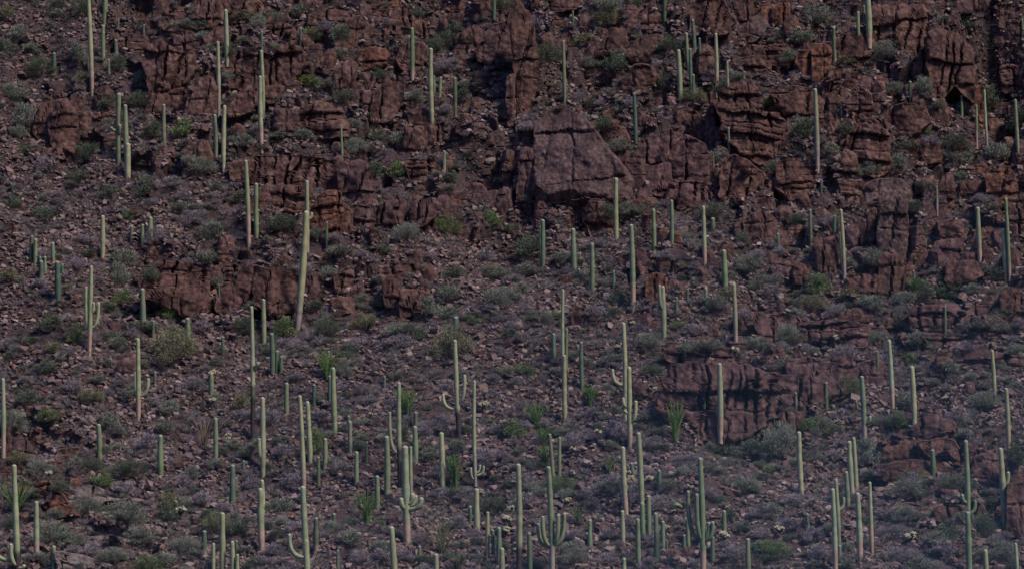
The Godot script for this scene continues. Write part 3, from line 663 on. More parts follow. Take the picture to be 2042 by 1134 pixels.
# ---------------------------------------------------------------- rocks
# each outcrop: label, landmark words, colour letter, shape letter, blocks [sheet, x, y of foot, width, height, tilt, colour, shape]
var OUTCROPS := [
["low rounded knob of red boulders on the upper left slope", "red boulder knob", "r", "b", [
	["00",330,940,190,340,0],["00",232,810,110,190,8],["00",500,830,120,210,-4],["00",615,800,125,150,0],["00",390,640,130,100,0],["00",320,975,120,100,0],["00",170,760,80,110,0]]],
["tall stepped red cliff with dark vertical gaps at the upper left", "stepped red cliff", "r", "c", [
	["00",790,325,160,120,0,"r","l"],["00",895,380,110,220,8],["00",935,520,110,200,8],["00",960,640,190,130,6],["00",1065,420,170,150,0],["00",1005,530,150,130,4],["00",950,670,160,130,0],["00",1045,670,130,160,6],["00",1160,650,150,220,10],["00",1200,770,150,160,5],["00",1240,560,120,140,0],["00",1095,310,140,100,0,"r","l"],["00",1170,180,130,210,6],["00",1060,140,130,120,0],["00",970,70,110,130,0],["00",880,60,90,110,0],["00",1215,70,170,140,0],["00",1300,110,110,130,0]]],
["leaning blocks of cracked red rock below the top edge", "leaning cracked blocks", "r", "c", [
	["00",1450,70,170,170,0],["00",1400,195,120,80,0,"o","b"],["00",1485,350,130,90,0,"k","l"],["00",1455,505,140,160,9],["00",1440,645,180,220,12],["00",1385,725,120,90,0],["00",1400,825,110,100,0],["01",90,440,120,130,4],["01",190,505,160,260,6],["01",120,600,110,110,0],["01",205,200,150,100,0,"r","l"],["01",60,130,90,110,0]]],
["two squat brown rocks beside twin saguaros", "squat brown rocks", "r", "b", [
	["00",1200,965,130,140,0],["00",960,1000,120,80,0,"p","b"],["00",985,920,110,50,0]]],
["row of slanting red rock columns near the top centre", "slanting red columns", "r", "c", [
	["01",455,165,190,120,0,"r","l"],["01",430,95,220,150,0],["01",255,95,120,90,0],["01",300,60,160,140,0],["01",600,150,110,60,10],["01",580,295,115,160,12],["01",530,475,140,160,12],["01",510,560,140,130,12],["01",690,405,170,140,0,"o","b"],["01",600,565,90,100,4],["01",700,255,140,70,0],["01",655,195,80,80,0],["01",800,285,110,120,0],["01",830,155,150,180,0,"o","c"],["01",770,45,180,60,0,"o","l"],["01",920,425,180,190,8],["01",985,240,90,170,-8],["01",640,330,90,90,0],["01",400,330,130,90,0],["01",420,415,90,140,6],["01",305,440,70,110,0],["01",640,100,120,110,0,"p","c"]]],
["tall reddish cliff blocks behind the leaning pinnacle", "high back cliff", "r", "c", [
	["01",1100,275,80,210,4],["01",1240,155,130,190,0],["01",1345,85,120,140,0],["01",1280,260,140,130,0,"r","b"],["01",1160,80,110,130,0],["01",1080,60,100,110,0,"p","c"],["01",1210,340,100,90,0],["02",10,60,90,110,0]]],
["big tilted wedge of pale red rock above a split column", "leaning pinnacle", "r", "s", [
	["01",1425,380,240,230,-20,"p","s"],["01",1500,215,170,170,-15,"r","s"],["02",55,300,150,290,5,"r","s"],["02",85,690,120,420,6,"r","c"],["02",20,720,70,210,6,"r","c"],["02",-10,480,90,180,0,"p","c"]]],
["tilted red slab block standing beside a deep crack", "tilted slab block", "r", "s", [
	["01",780,725,160,240,13],["01",640,625,110,100,6,"p","c"],["01",620,710,130,180,8,"p","c"],["01",850,595,140,90,0,"r","l"],["01",600,705,110,70,0],["01",860,760,110,90,0],["01",900,500,110,90,0,"k","l"]]],
["wide bedded red ledge below two tall saguaros", "wide bedded ledge", "r", "l", [
	["01",400,825,270,220,0],["01",180,805,160,100,0],["01",130,725,110,90,0],["01",520,790,110,110,0],["01",300,730,130,90,0],["01",180,620,90,70,0,"k","b"]]],
["pair of brown blocks under a straight tall saguaro", "pair of brown blocks", "r", "c", [
	["01",1000,730,190,120,0,"r","b"],["01",950,910,130,170,3],["01",1062,885,115,140,-3],["01",1240,770,100,110,0],["01",1330,520,120,100,0],["01",1320,655,80,90,0],["01",980,1070,180,150,0,"r","l"],["01",1150,700,80,80,0]]],
["long jointed cliff band of dark red columns left of centre", "jointed cliff band", "r", "c", [
	["01",90,1070,180,160,0],["01",230,1090,160,180,0],["01",20,1090,110,150,0],["01",400,1090,170,180,0],["01",520,1090,100,170,0,"p","c"],["01",625,1090,140,180,0,"p","c"],["01",310,1110,110,130,0],["11",130,200,180,220,3],["11",230,190,110,190,0],["11",420,250,190,250,4,"o","b"],["11",520,305,90,190,4],["11",640,205,120,130,0,"r","l"],["11",640,290,90,100,0,"r","l"],["11",800,265,160,210,4,"p","c"],["11",692,305,60,70,0],["11",960,205,130,150,0,"p","c"],["11",1020,115,110,100,0],["11",20,120,110,140,0],["11",870,190,90,140,0,"r","c"]]],
["dark crumbling ledges around a shadowed hollow at the centre", "shadowed hollow", "p", "l", [
	["01",1300,885,170,80,0,"k","l"],["01",1480,885,170,75,0,"k","l"],["01",1320,965,140,70,0],["01",1240,900,100,60,0],["01",1500,1140,110,250,0,"p","c"],["11",1170,180,120,130,0],["11",1265,305,120,160,0,"k","c"],["11",1200,105,140,130,0],["11",1400,130,120,130,0,"p","c"],["11",1320,60,120,100,0],["11",1480,160,120,170,0,"p","c"]]],
["huge domed grey red boulder with a lens shaped scar", "huge domed boulder", "k", "b", [
	["02",225,1000,150,310,0,"p","c"],["02",335,830,100,185,0,"r","b"],["02",425,940,310,300,-6,"k","b"],["02",530,1075,340,200,-4,"k","b"],["02",440,1134,280,200,0,"p","b"],["02",100,1134,120,260,0,"p","c"],["12",250,90,150,170,0,"p","c"],["12",565,210,170,210,0,"r","b"],["12",440,250,170,160,0,"p","c"],["12",180,230,130,170,0,"p","c"],["12",60,170,80,220,0,"p","c"],["12",370,130,150,170,0,"p","c"],["12",640,100,90,160,0,"k","b"],["02",600,1130,180,150,0,"k","b"]]],
["smooth purple slabs split by curved cracks right of centre", "curved purple slabs", "p", "s", [
	["02",1085,990,220,200,0,"p","b"],["02",1100,825,150,200,-14,"r","b"],["02",940,840,140,220,8],["02",820,910,180,170,4],["02",900,1070,230,210,0],["02",765,770,90,130,0],["02",1195,790,100,170,0],["02",1110,1120,210,150,0],["02",755,1110,160,190,0],["02",1010,700,120,110,8],["12",1000,30,220,90,0]]],
["rounded red boulders in a saddle below the skyline rocks", "saddle boulders", "r", "b", [
	["02",830,190,130,130,0],["02",785,530,200,180,0],["02",820,335,190,190,6],["02",605,335,190,190,6],["02",580,425,220,120,0,"p","b"],["02",330,65,210,110,0],["02",320,135,190,80,0,"r","l"],["02",440,190,110,120,0,"p","c"],["02",700,120,110,110,0,"p","c"],["02",930,190,100,120,0,"p","c"],["02",480,450,100,50,0,"k","b"],["02",560,490,90,50,0]]],
["bright pinkish cliff with fluted faces at the top right of centre", "fluted pink cliff", "r", "c", [
	["02",1145,210,140,240,3],["02",1240,150,110,170,0],["02",1300,200,150,220,0],["02",1400,255,180,140,10,"k","s"],["02",1160,425,130,170,0,"r","b"],["02",1420,440,110,180,0,"p","l"],["02",1500,430,120,180,0,"p","l"],["02",1310,400,110,110,0,"p","c"],["02",1420,120,120,140,0],["02",1500,180,120,120,0],["03",40,160,140,170,0,"o","c"],["03",130,170,120,190,0,"o","c"],["03",270,30,140,80,0]]],
["massive squared red boulder with stacked cracks and tapering foot", "squared stacked boulder", "r", "l", [
	["02",1390,610,260,110,0],["02",1390,740,270,140,0],["02",1440,980,220,240,-8,"r","b"],["03",45,985,120,310,8,"r","s"],["02",1350,1134,240,200,0,"r","b"],["02",1460,1140,150,150,0,"k","b"],["03",30,720,160,60,0,"o","b"],["12",1500,120,130,120,0,"p","c"]]],
["round twin lobed orange boulder on bedded shelves", "twin lobed boulder", "o", "b", [
	["03",265,485,140,220,4],["03",345,470,140,220,-4],["03",120,440,140,130,0,"r","l"],["03",100,340,170,90,0,"r","l"],["03",60,285,170,70,0,"r","l"],["03",420,540,100,150,10,"r","l"],["03",300,700,170,190,0,"r","b"],["03",165,700,170,190,0,"r","b"],["03",370,290,70,60,0],["03",60,440,110,130,0,"p","c"],["03",180,480,90,40,0,"k","b"]]],
["tall rounded stack of layered brown rock with a knob on top", "layered rock stack", "r", "l", [
	["03",640,1010,250,300,0,"r","b"],["03",585,710,160,190,4,"r","l"],["03",580,565,120,110,0,"r","l"],["03",410,810,150,140,0,"r","b"],["03",690,500,80,60,0,"o","b"],["03",600,505,90,70,0,"o","b"],["03",500,1000,110,120,0,"r","l"],["03",410,700,90,40,0]]],
["high fluted brown cliff beside the deep dark gully", "high gully cliff", "r", "c", [
	["03",530,320,210,160,8],["03",600,395,140,140,10],["03",765,240,170,250,0],["03",885,270,140,270,0],["03",900,150,150,170,0],["03",940,490,120,240,0],["03",1050,410,150,260,0],["03",1040,565,110,150,0],["03",1150,490,100,220,0],["03",1215,610,100,350,0],["03",1290,770,100,280,0,"o","c"],["03",840,840,200,220,0,"r","b"],["03",950,630,140,130,0],["03",1040,710,130,140,0],["03",800,545,130,90,0,"k","l"],["03",820,455,110,110,0,"k","l"],["03",700,690,110,150,0,"p","b"],["03",700,120,140,160,0],["03",1060,110,120,120,0,"p","l"],["03",960,60,120,110,0]]],
["broken brown cliffs beyond the dark gully at the right edge", "cliffs beyond the gully", "p", "c", [
	["03",1390,860,150,160,0,"r","b"],["03",1480,590,130,220,0,"r","l"],["03",1445,260,160,200,0,"p","l"],["03",1505,170,130,180,0],["03",1330,210,120,130,0],["03",1180,60,150,120,0],["03",1300,70,130,120,0],["03",1530,760,110,160,0],["03",1540,950,110,140,0]]],
["low bedded brown humps in the right half of the slope", "bedded brown humps", "r", "l", [
	["03",1000,1050,240,210,0,"r","b"],["03",1190,940,130,140,0,"r","b"],["03",200,1140,210,170,0],["03",540,1140,180,130,0],["03",730,1140,230,100,0],["03",1420,1110,230,130,0,"o","l"],["03",1000,1130,160,90,0],["03",1240,1060,130,90,0,"p","l"]]],
["tall narrow pillar of pinkish brown rock with a wide head", "wide headed pillar", "r", "c", [
	["13",765,220,220,250,-3,"k","b"],["13",770,430,160,250,3,"k","c"],["13",770,650,170,200,0,"r","c"],["13",660,350,80,220,6,"r","c"],["13",830,210,120,220,-4,"k","c"],["13",700,710,70,240,6,"r","c"],["13",830,400,110,200,0,"p","c"],["13",610,640,110,130,0,"r","c"]]],
["stepped dark cliffs along the right edge of the slope", "stepped right cliffs", "p", "c", [
	["13",920,410,110,210,0],["13",985,210,110,180,0],["13",1250,130,220,150,0,"r","l"],["13",1450,210,190,230,0,"r","l"],["13",1120,360,170,140,0,"p","b"],["13",1180,490,210,150,0,"r","b"],["13",1170,590,170,160,0,"r","c"],["13",1335,310,130,90,0,"r","l"],["13",1060,180,90,150,0],["13",1040,480,110,150,0,"p","c"],["13",1480,500,120,180,0,"p","c"],["13",1340,440,100,90,0],["13",1530,360,80,200,0,"r","c"]]],
["jumble of angular brown blocks in the middle right", "angular block jumble", "r", "c", [
	["13",570,340,160,160,0,"p","c"],["13",370,490,160,230,4],["13",540,460,130,190,6],["13",225,565,130,130,0],["13",180,320,140,120,0],["13",240,130,140,100,0,"r","b"],["13",360,210,110,90,0],["13",40,310,120,190,0,"r","b"],["13",560,170,160,140,0,"r","l"],["13",585,650,170,130,0],["13",40,490,100,130,0,"p","c"],["13",120,550,120,130,0,"p","c"],["13",460,320,100,120,0,"p","c"],["13",120,200,110,100,0,"r","b"]]],
["low dark broken ledge band in the lower right", "low broken ledges", "p", "l", [
	["13",950,770,180,110,0,"r","l"],["13",960,910,160,140,0],["13",1440,730,150,180,0,"r","c"],["13",1160,810,200,140,0],["13",270,1100,140,170,0,"r","c"],["13",540,810,140,110,0,"r","l"],["13",240,850,100,110,0,"r","b"],["13",400,830,110,110,0],["13",1330,780,120,120,0],["13",1060,960,130,110,0],["13",130,860,110,100,0]]],
["long brown cliff band with a shadowed recess on the left", "long brown band", "r", "c", [
	["10",950,690,200,190,0,"r","l"],["10",930,530,170,80,0,"r","l"],["10",1080,710,110,220,0],["10",1160,800,140,240,0],["10",1160,560,130,100,0,"r","l"],["10",1370,770,140,220,0],["10",1310,525,100,80,0],["10",1480,650,120,170,0,"p","c"],["10",1110,490,160,60,0,"k","l"],["10",1430,560,110,110,0],["10",1050,580,110,110,0,"p","c"],["10",930,750,130,80,0]]],
["dark band of fractured rock behind the big leaning saguaro", "fractured dark band", "r", "c", [
	["11",40,610,130,140,0],["11",150,730,120,210,0],["11",235,710,70,170,0,"p","c"],["11",340,710,130,200,0],["11",490,630,110,100,0,"r","l"],["11",520,730,130,110,0,"r","b"],["11",560,570,110,100,0,"r","l"],["11",310,570,140,90,0,"r","l"],["11",430,640,90,110,0,"p","c"],["11",60,740,110,150,0,"p","c"],["11",600,640,90,90,0,"p","b"]]],
["small brown buttress with an undercut foot near the centre", "undercut buttress", "r", "c", [
	["11",840,670,140,190,3],["11",930,750,160,170,0],["11",850,530,170,80,0,"r","l"],["11",960,590,100,90,0],["11",1000,680,90,110,0,"p","c"],["11",780,560,90,110,0,"p","c"],["11",830,800,160,40,0,"p","l"]]],
["small orange brown rock column among shrubs", "orange rock column", "o", "c", [
	["12",860,700,100,130,0],["12",865,570,100,70,0],["12",780,540,110,130,0,"p","b"],["12",960,600,90,60,0,"p","l"]]],
["dark cliff with a slanting orange slab at its foot", "slanting orange slab", "p", "c", [
	["22",1000,190,170,180,0,"r","c"],["22",1100,340,160,160,0,"p","c"],["22",1170,180,160,160,0],["22",1285,310,140,290,0,"p","c"],["22",1400,375,110,270,14,"o","s"],["22",1485,310,110,270,4,"r","c"],["22",1330,110,160,130,0],["22",760,110,120,90,0,"p","b"],["12",1080,1100,150,110,0,"r","b"],["12",1300,1140,150,120,0],["12",1450,1120,110,90,0,"r","b"],["22",900,110,120,110,0,"p","c"],["23",40,260,110,280,0,"r","c"],["23",115,360,120,140,0,"r","b"],["23",165,170,90,170,0],["23",260,130,90,130,0],["23",350,210,70,100,0,"r","c"],["22",1080,40,110,90,0,"r","c"]]],
["squat brown rock mound with a notched crest", "notched rock mound", "r", "b", [
	["23",790,490,200,150,0],["23",850,600,270,140,0],["23",890,430,220,130,0],["23",900,340,130,130,0,"r","c"],["23",1045,235,80,60,0,"k","b"],["23",1230,65,100,60,0],["23",1000,330,120,90,0,"p","c"],["23",1240,490,260,60,0,"k","l"]]],
["low layered ledge under the two armed saguaro", "low layered ledge", "r", "l", [
	["23",840,780,200,70,0],["23",1085,830,150,130,0],["23",960,810,120,70,0],["23",1000,740,110,60,0,"p","l"]]],
["tan rock wall in the bottom right corner beside a dark cleft", "tan corner wall", "r", "c", [
	["23",1525,990,150,370,3,"r","b"],["23",1350,570,170,220,0,"p","c"],["23",1510,640,100,120,0,"p","c"],["23",1270,620,110,120,0,"p","c"]]],
["tumbled angular boulders at the left edge", "tumbled left boulders", "r", "b", [
	["20",35,405,70,120,0],["20",130,455,140,130,12],["20",240,415,150,50,-3,"k","s"],["20",400,490,140,110,0],["20",335,540,70,70,0,"o","b"],["20",110,205,130,65,-6,"k","b"],["20",200,365,90,70,0],["20",30,620,80,100,0,"r","l"],["20",120,570,80,60,0]]],
["orange bedded rock sloping beside a bright green shrub", "orange bedded rock", "o", "l", [
	["20",290,770,210,140,-8],["20",380,800,140,60,-14,"o","l"],["20",240,700,110,80,0]]],
["smooth pale grey rock sheets in the lower left corner", "pale rock sheets", "k", "s", [
	["20",450,745,200,80,-10,"k","b"],["20",600,690,170,60,-8,"k","b"],["20",790,740,130,40,0,"k","l"],["20",620,970,280,45,4,"k","l"],["20",500,1100,300,60,-6,"k","b"],["20",700,900,150,40,0,"k","l"],["20",440,1060,200,50,-5,"k","l"]]],
]
# loose boulders: sheet, x, y, w, h, tilt, colour, shape, label
var BOULDERS := [
	["10",660,895,150,120,-14,"p","b","dark tilted boulder beside the four armed saguaro"], ["10",750,1105,140,100,0,"p","b","dull brown boulder half buried above an armed saguaro"],
	["10",45,260,110,60,-8,"r","s","flat slab boulder at the left edge"], ["20",1080,375,80,60,0,"r","b","small squared reddish boulder on open scree"],
	["20",1230,555,90,55,0,"p","b","round purple boulder near a dark stemmed saguaro"], ["21",830,870,100,65,0,"p","b","brown boulder left of the saguaro with curled arms"],
	["22",1040,1070,120,70,0,"p","b","rounded boulder under the cluster of saguaros near the bottom"], ["22",950,1065,120,65,0,"k","b","pale boulder beside a rounded one near the bottom"],
	["22",610,360,90,50,0,"p","b","dark low boulder beside the two armed saguaro"], ["20",140,850,70,55,0,"r","b","small red boulder beside the saguaro with black base"],
	["12",770,370,110,50,0,"r","b","pinkish flat boulder below a cliff on the right of centre"], ["11",1030,810,100,50,0,"p","b","purple boulder above a grey shrub at centre"],
	["11",1350,890,70,30,0,"k","b","pale flat stone slab lying on the central slope"], ["21",440,800,90,40,0,"k","b","pale flat boulder amid the saguaro stand"],
	["21",750,730,100,40,0,"k","b","flat grey boulder at the foot of a saguaro"], ["13",1060,720,90,50,0,"p","l","small layered boulder on the right slope"],
	["22",1290,260,120,50,0,"p","b","low boulder at the foot of the dark cliff"], ["10",110,140,80,60,0,"r","b","rounded red boulder below a dark shrub at left"],
]
var block_kinds := {}

func make_block(sd: int, style: String, nx: int, ny: int, nz: int) -> Dictionary:
	var r := RandomNumberGenerator.new()
	r.seed = sd * 77 + 5
	var nz_ := FastNoiseLite.new()
	nz_.seed = sd
	nz_.noise_type = FastNoiseLite.TYPE_SIMPLEX_SMOOTH
	nz_.frequency = 0.75
	nz_.fractal_octaves = 4
	nz_.fractal_gain = 0.55
	var ng := FastNoiseLite.new()
	ng.seed = sd + 400
	ng.noise_type = FastNoiseLite.TYPE_CELLULAR
	ng.cellular_return_type = FastNoiseLite.RETURN_DISTANCE2_SUB
	ng.frequency = 0.9
	ng.fractal_type = FastNoiseLite.FRACTAL_NONE
	var extra := 1 if nx > 20 else 0
	var k := 6.0
	var layers := 5
	var joints := 2
	var step := 0.07
	var groove := 0.05
	var rough := 0.10
	var taper := r.randf_range(0.72, 0.95)
	if style == "b":
		k = r.randf_range(3.2, 4.6); layers = r.randi_range(0, 2) + extra; joints = r.randi_range(0, 1); step = 0.035; groove = 0.05; rough = 0.09; taper = r.randf_range(0.7, 0.9)
	elif style == "l":
		k = 6.5; layers = r.randi_range(3, 5) + extra; joints = r.randi_range(0, 1) + extra; step = 0.075; groove = 0.055; rough = 0.05; taper = r.randf_range(0.82, 1.0)
	elif style == "s":
		k = 10.0; layers = r.randi_range(0, 2); joints = r.randi_range(0, 1); step = 0.03; groove = 0.05; rough = 0.04; taper = r.randf_range(0.6, 0.85)
	else:
		k = r.randf_range(6.0, 10.0); layers = r.randi_range(1, 3) + extra; joints = r.randi_range(0, 1) + extra; step = 0.06; groove = 0.065; rough = 0.05
	var cuts := []
	for i in 14:
		var a := r.randf() * TAU
		var el := r.randf_range(-0.25, 1.0)
		var n := Vector3(cos(a) * cos(el), sin(el), sin(a) * cos(el))
		cuts.append([n, r.randf_range(0.80, 1.12)])
	var ly := []
	for i in layers:
		ly.append(r.randf_range(-0.85, 0.9))
	ly.sort()
	var loff := []
	for i in layers + 1:
		loff.append(Vector3(r.randf_range(-1, 1), 0, r.randf_range(-1, 1)) * step + Vector3(0, r.randf_range(-0.06, 0.06) if style == "l" else r.randf_range(-0.03, 0.03), 0))
	var jx := []
	for i in joints:
		jx.append(r.randf_range(-0.75, 0.75))
	jx.sort()
	var joff := []
	for i in joints + 1:
		joff.append([r.randf_range(-0.16, 0.16), r.randf_range(-0.2, 0.04)])
	var lean := r.randf_range(-0.18, 0.18)
	var cols := {}
	var tri := PackedVector3Array()
	var dims := [nx, ny, nz]
	var f := func(p: Vector3) -> Vector3:
		var m := maxf(absf(p.x), maxf(absf(p.y), absf(p.z)))
		var q := p * (m / pow(pow(absf(p.x), k) + pow(absf(p.y), k) + pow(absf(p.z), k), 1.0 / k))
		for c in cuts:
			var n: Vector3 = c[0]
			var over: float = q.dot(n) - c[1]
			if over > 0.0:
				q -= n * over * 0.92
		var tp := lerpf(1.0, taper, q.y * 0.5 + 0.5)
		q.x *= tp
		q.z *= lerpf(1.0, taper, q.y * 0.5 + 0.5)
		var wy := q.y + 0.10 * nz_.get_noise_3d(q.x * 1.3 + 7.0, q.y * 0.4, q.z * 1.3)
		var wx := q.x + 0.16 * nz_.get_noise_3d(q.y * 1.1, 4.0, q.z + 3.0) + lean * q.y
		var li := 0
		while li < layers and wy > ly[li]:
			li += 1
		var g := 0.0
		for y in ly:
			g = maxf(g, 1.0 - absf(wy - y) / 0.04)
		var side := 1.0 - clampf((absf(q.y) - 0.75) * 4.0, 0.0, 0.6)
		var ji := 0
		while ji < joints and wx > jx[ji]:
			ji += 1
		var gj := 0.0
		for x in jx:
			gj = maxf(gj, 1.0 - absf(wx - x) / 0.055)
		var out := Vector3(q.x, q.y * 0.5, q.z)
		var rn := out.normalized()
		q += (loff[li] as Vector3)
		var jo: Array = joff[ji]
		q.z += jo[0] * (1.0 if q.z > -0.5 else 0.0)
		q.y += jo[1] * clampf(q.y * 2.0, 0.0, 1.0)
		q -= rn * (maxf(g, 0.0) * groove * 1.6 * side + maxf(gj, 0.0) * groove * 2.2)
		q += rn * (rough * nz_.get_noise_3d(q.x * 1.6, q.y * 1.6, q.z * 1.6) + 0.03 * nz_.get_noise_3d(q.x * 6.0, q.y * 4.0, q.z * 6.0))
		q -= rn * 0.03 * clampf(0.14 - (ng.get_noise_3d(q.x, q.y, q.z) + 1.0) * 0.5, 0.0, 0.14) / 0.14
		return Vector3(q.x * 0.5, q.y * 0.5 + 0.5, q.z * 0.5)
	var sides := [[Vector3(0, 0, 1), Vector3(1, 0, 0), Vector3(0, 1, 0), nx, ny], [Vector3(1, 0, 0), Vector3(0, 0, -1), Vector3(0, 1, 0), nz, ny],
		[Vector3(-1, 0, 0), Vector3(0, 0, 1), Vector3(0, 1, 0), nz, ny], [Vector3(0, 1, 0), Vector3(1, 0, 0), Vector3(0, 0, -1), nx, nz], [Vector3(0, 0, -1), Vector3(-1, 0, 0), Vector3(0, 1, 0), nx / 2, ny / 2]]
	for sd_ in sides:
		var a: int = sd_[3]
		var b: int = sd_[4]
		var g := PackedVector3Array()
		g.resize((a + 1) * (b + 1))
		for j in b + 1:
			for i in a + 1:
				var p: Vector3 = sd_[0] + sd_[1] * (i * 2.0 / a - 1.0) + sd_[2] * (j * 2.0 / b - 1.0)
				g[j * (a + 1) + i] = f.call(p)
		for j in b:
			for i in a:
				var q := j * (a + 1) + i
				tri.append_array(PackedVector3Array([g[q], g[q + a + 1], g[q + 1], g[q + 1], g[q + a + 1], g[q + a + 2]]))
	var tm := TriangleMesh.new()
	tm.create_from_faces(tri)
	return {"mesh": flat_mesh(tri), "tm": tm}

func plan_outcrops() -> void:      # marks the ground round the rocks as rocky
	read_outlines()
	carve.resize(MW * MH * 4)
	for o in outlines:
		var q := PackedVector2Array()
		var lo := Vector2(1e9, 1e9)
		var hi := -lo
		for p in o:
			var xs := slope_xs(p)
			q.append(xs)
			lo = lo.min(xs)
			hi = hi.max(xs)
		for j in range(int((lo.y - MS0) * 2.0), int((hi.y - MS0) * 2.0) + 2):
			for i in range(int((lo.x - MX0) * 2.0), int((hi.x - MX0) * 2.0) + 2):
				if i >= 0 and j >= 0 and i < MW * 2 and j < MH * 2 and Geometry2D.is_point_in_polygon(Vector2(MX0 + i * 0.5, MS0 + j * 0.5), q):
					carve[j * MW * 2 + i] = 1.0
	var soft := carve.duplicate()
	for j in range(1, MH * 2 - 1):
		for i in range(1, MW * 2 - 1):
			var z := j * MW * 2 + i
			soft[z] = (carve[z] * 2.0 + carve[z - 1] + carve[z + 1] + carve[z - MW * 2] + carve[z + MW * 2]) / 6.0
	carve = soft
	mask.resize(MW * MH)
	for oc in OUTCROPS:
		for b in oc[4]:
			var p := px(b[0], b[1], b[2])
			var xs := slope_xs(p)
			var top := slope_xs(p - Vector2(0, b[4] * TILE))
			var hw: float = b[3] * TILE / 24.0 * 0.6 + 0.8
			for j in range(int(xs.y - MS0) - 1, int(minf(top.y, xs.y + 8.0) - MS0) + 2):
				for i in range(int(xs.x - hw - MX0), int(xs.x + hw - MX0) + 2):
					if i >= 0 and j >= 0 and i < MW and j < MH:
						mask[j * MW + i] = minf(1.0, mask[j * MW + i] + 0.6)

func add_rock(b: Array, called: String, parent: Node, style: String, colour: String) -> MeshInstance3D:
	var st: String = b[7] if b.size() > 7 else style
	var cl: String = b[6] if b.size() > 6 else colour
	var foot := px(b[0], b[1], b[2])
	var at := slope_hit(foot)
	var k := per_m(at)
	var w: float = b[3] * TILE / k * 1.1
	var h: float = b[4] * TILE / k
	var big: bool = maxf(b[3], b[4]) > 230.0
	var dp := clampf(h * 1.0, w * 0.6, w * 1.7)
	var sink := h * 0.14 + 0.25
	var turn := rng.randf_range(-0.4, 0.4)
	var bs := Basis(Vector3(0, 0, 1), deg_to_rad(-(b[5] as float))) * Basis(Vector3.UP, turn) * Basis.from_scale(Vector3(w, h + sink, dp))
	var xf := Transform3D(bs, at + Vector3(0, -sink, -dp * 0.40))
	var list: Array = block_kinds[st + ("B" if big else "")]
	var v: Dictionary = list[rng.randi() % list.size()]
	var o := MeshInstance3D.new()
	o.name = called
	o.mesh = v.mesh
	o.material_override = mats[cl]
	parent.add_child(o, true)
	o.transform = Transform3D(Basis(), parent.position).affine_inverse() * xf if parent != self else xf
	var c := to_px(xf * Vector3(0, 0.5, 0))
	blocks.append({"xf": xf, "inv": xf.affine_inverse(), "tm": v.tm, "c": c, "r": maxf(maxf(w, h + sink), dp) * k * 0.85})
	return o

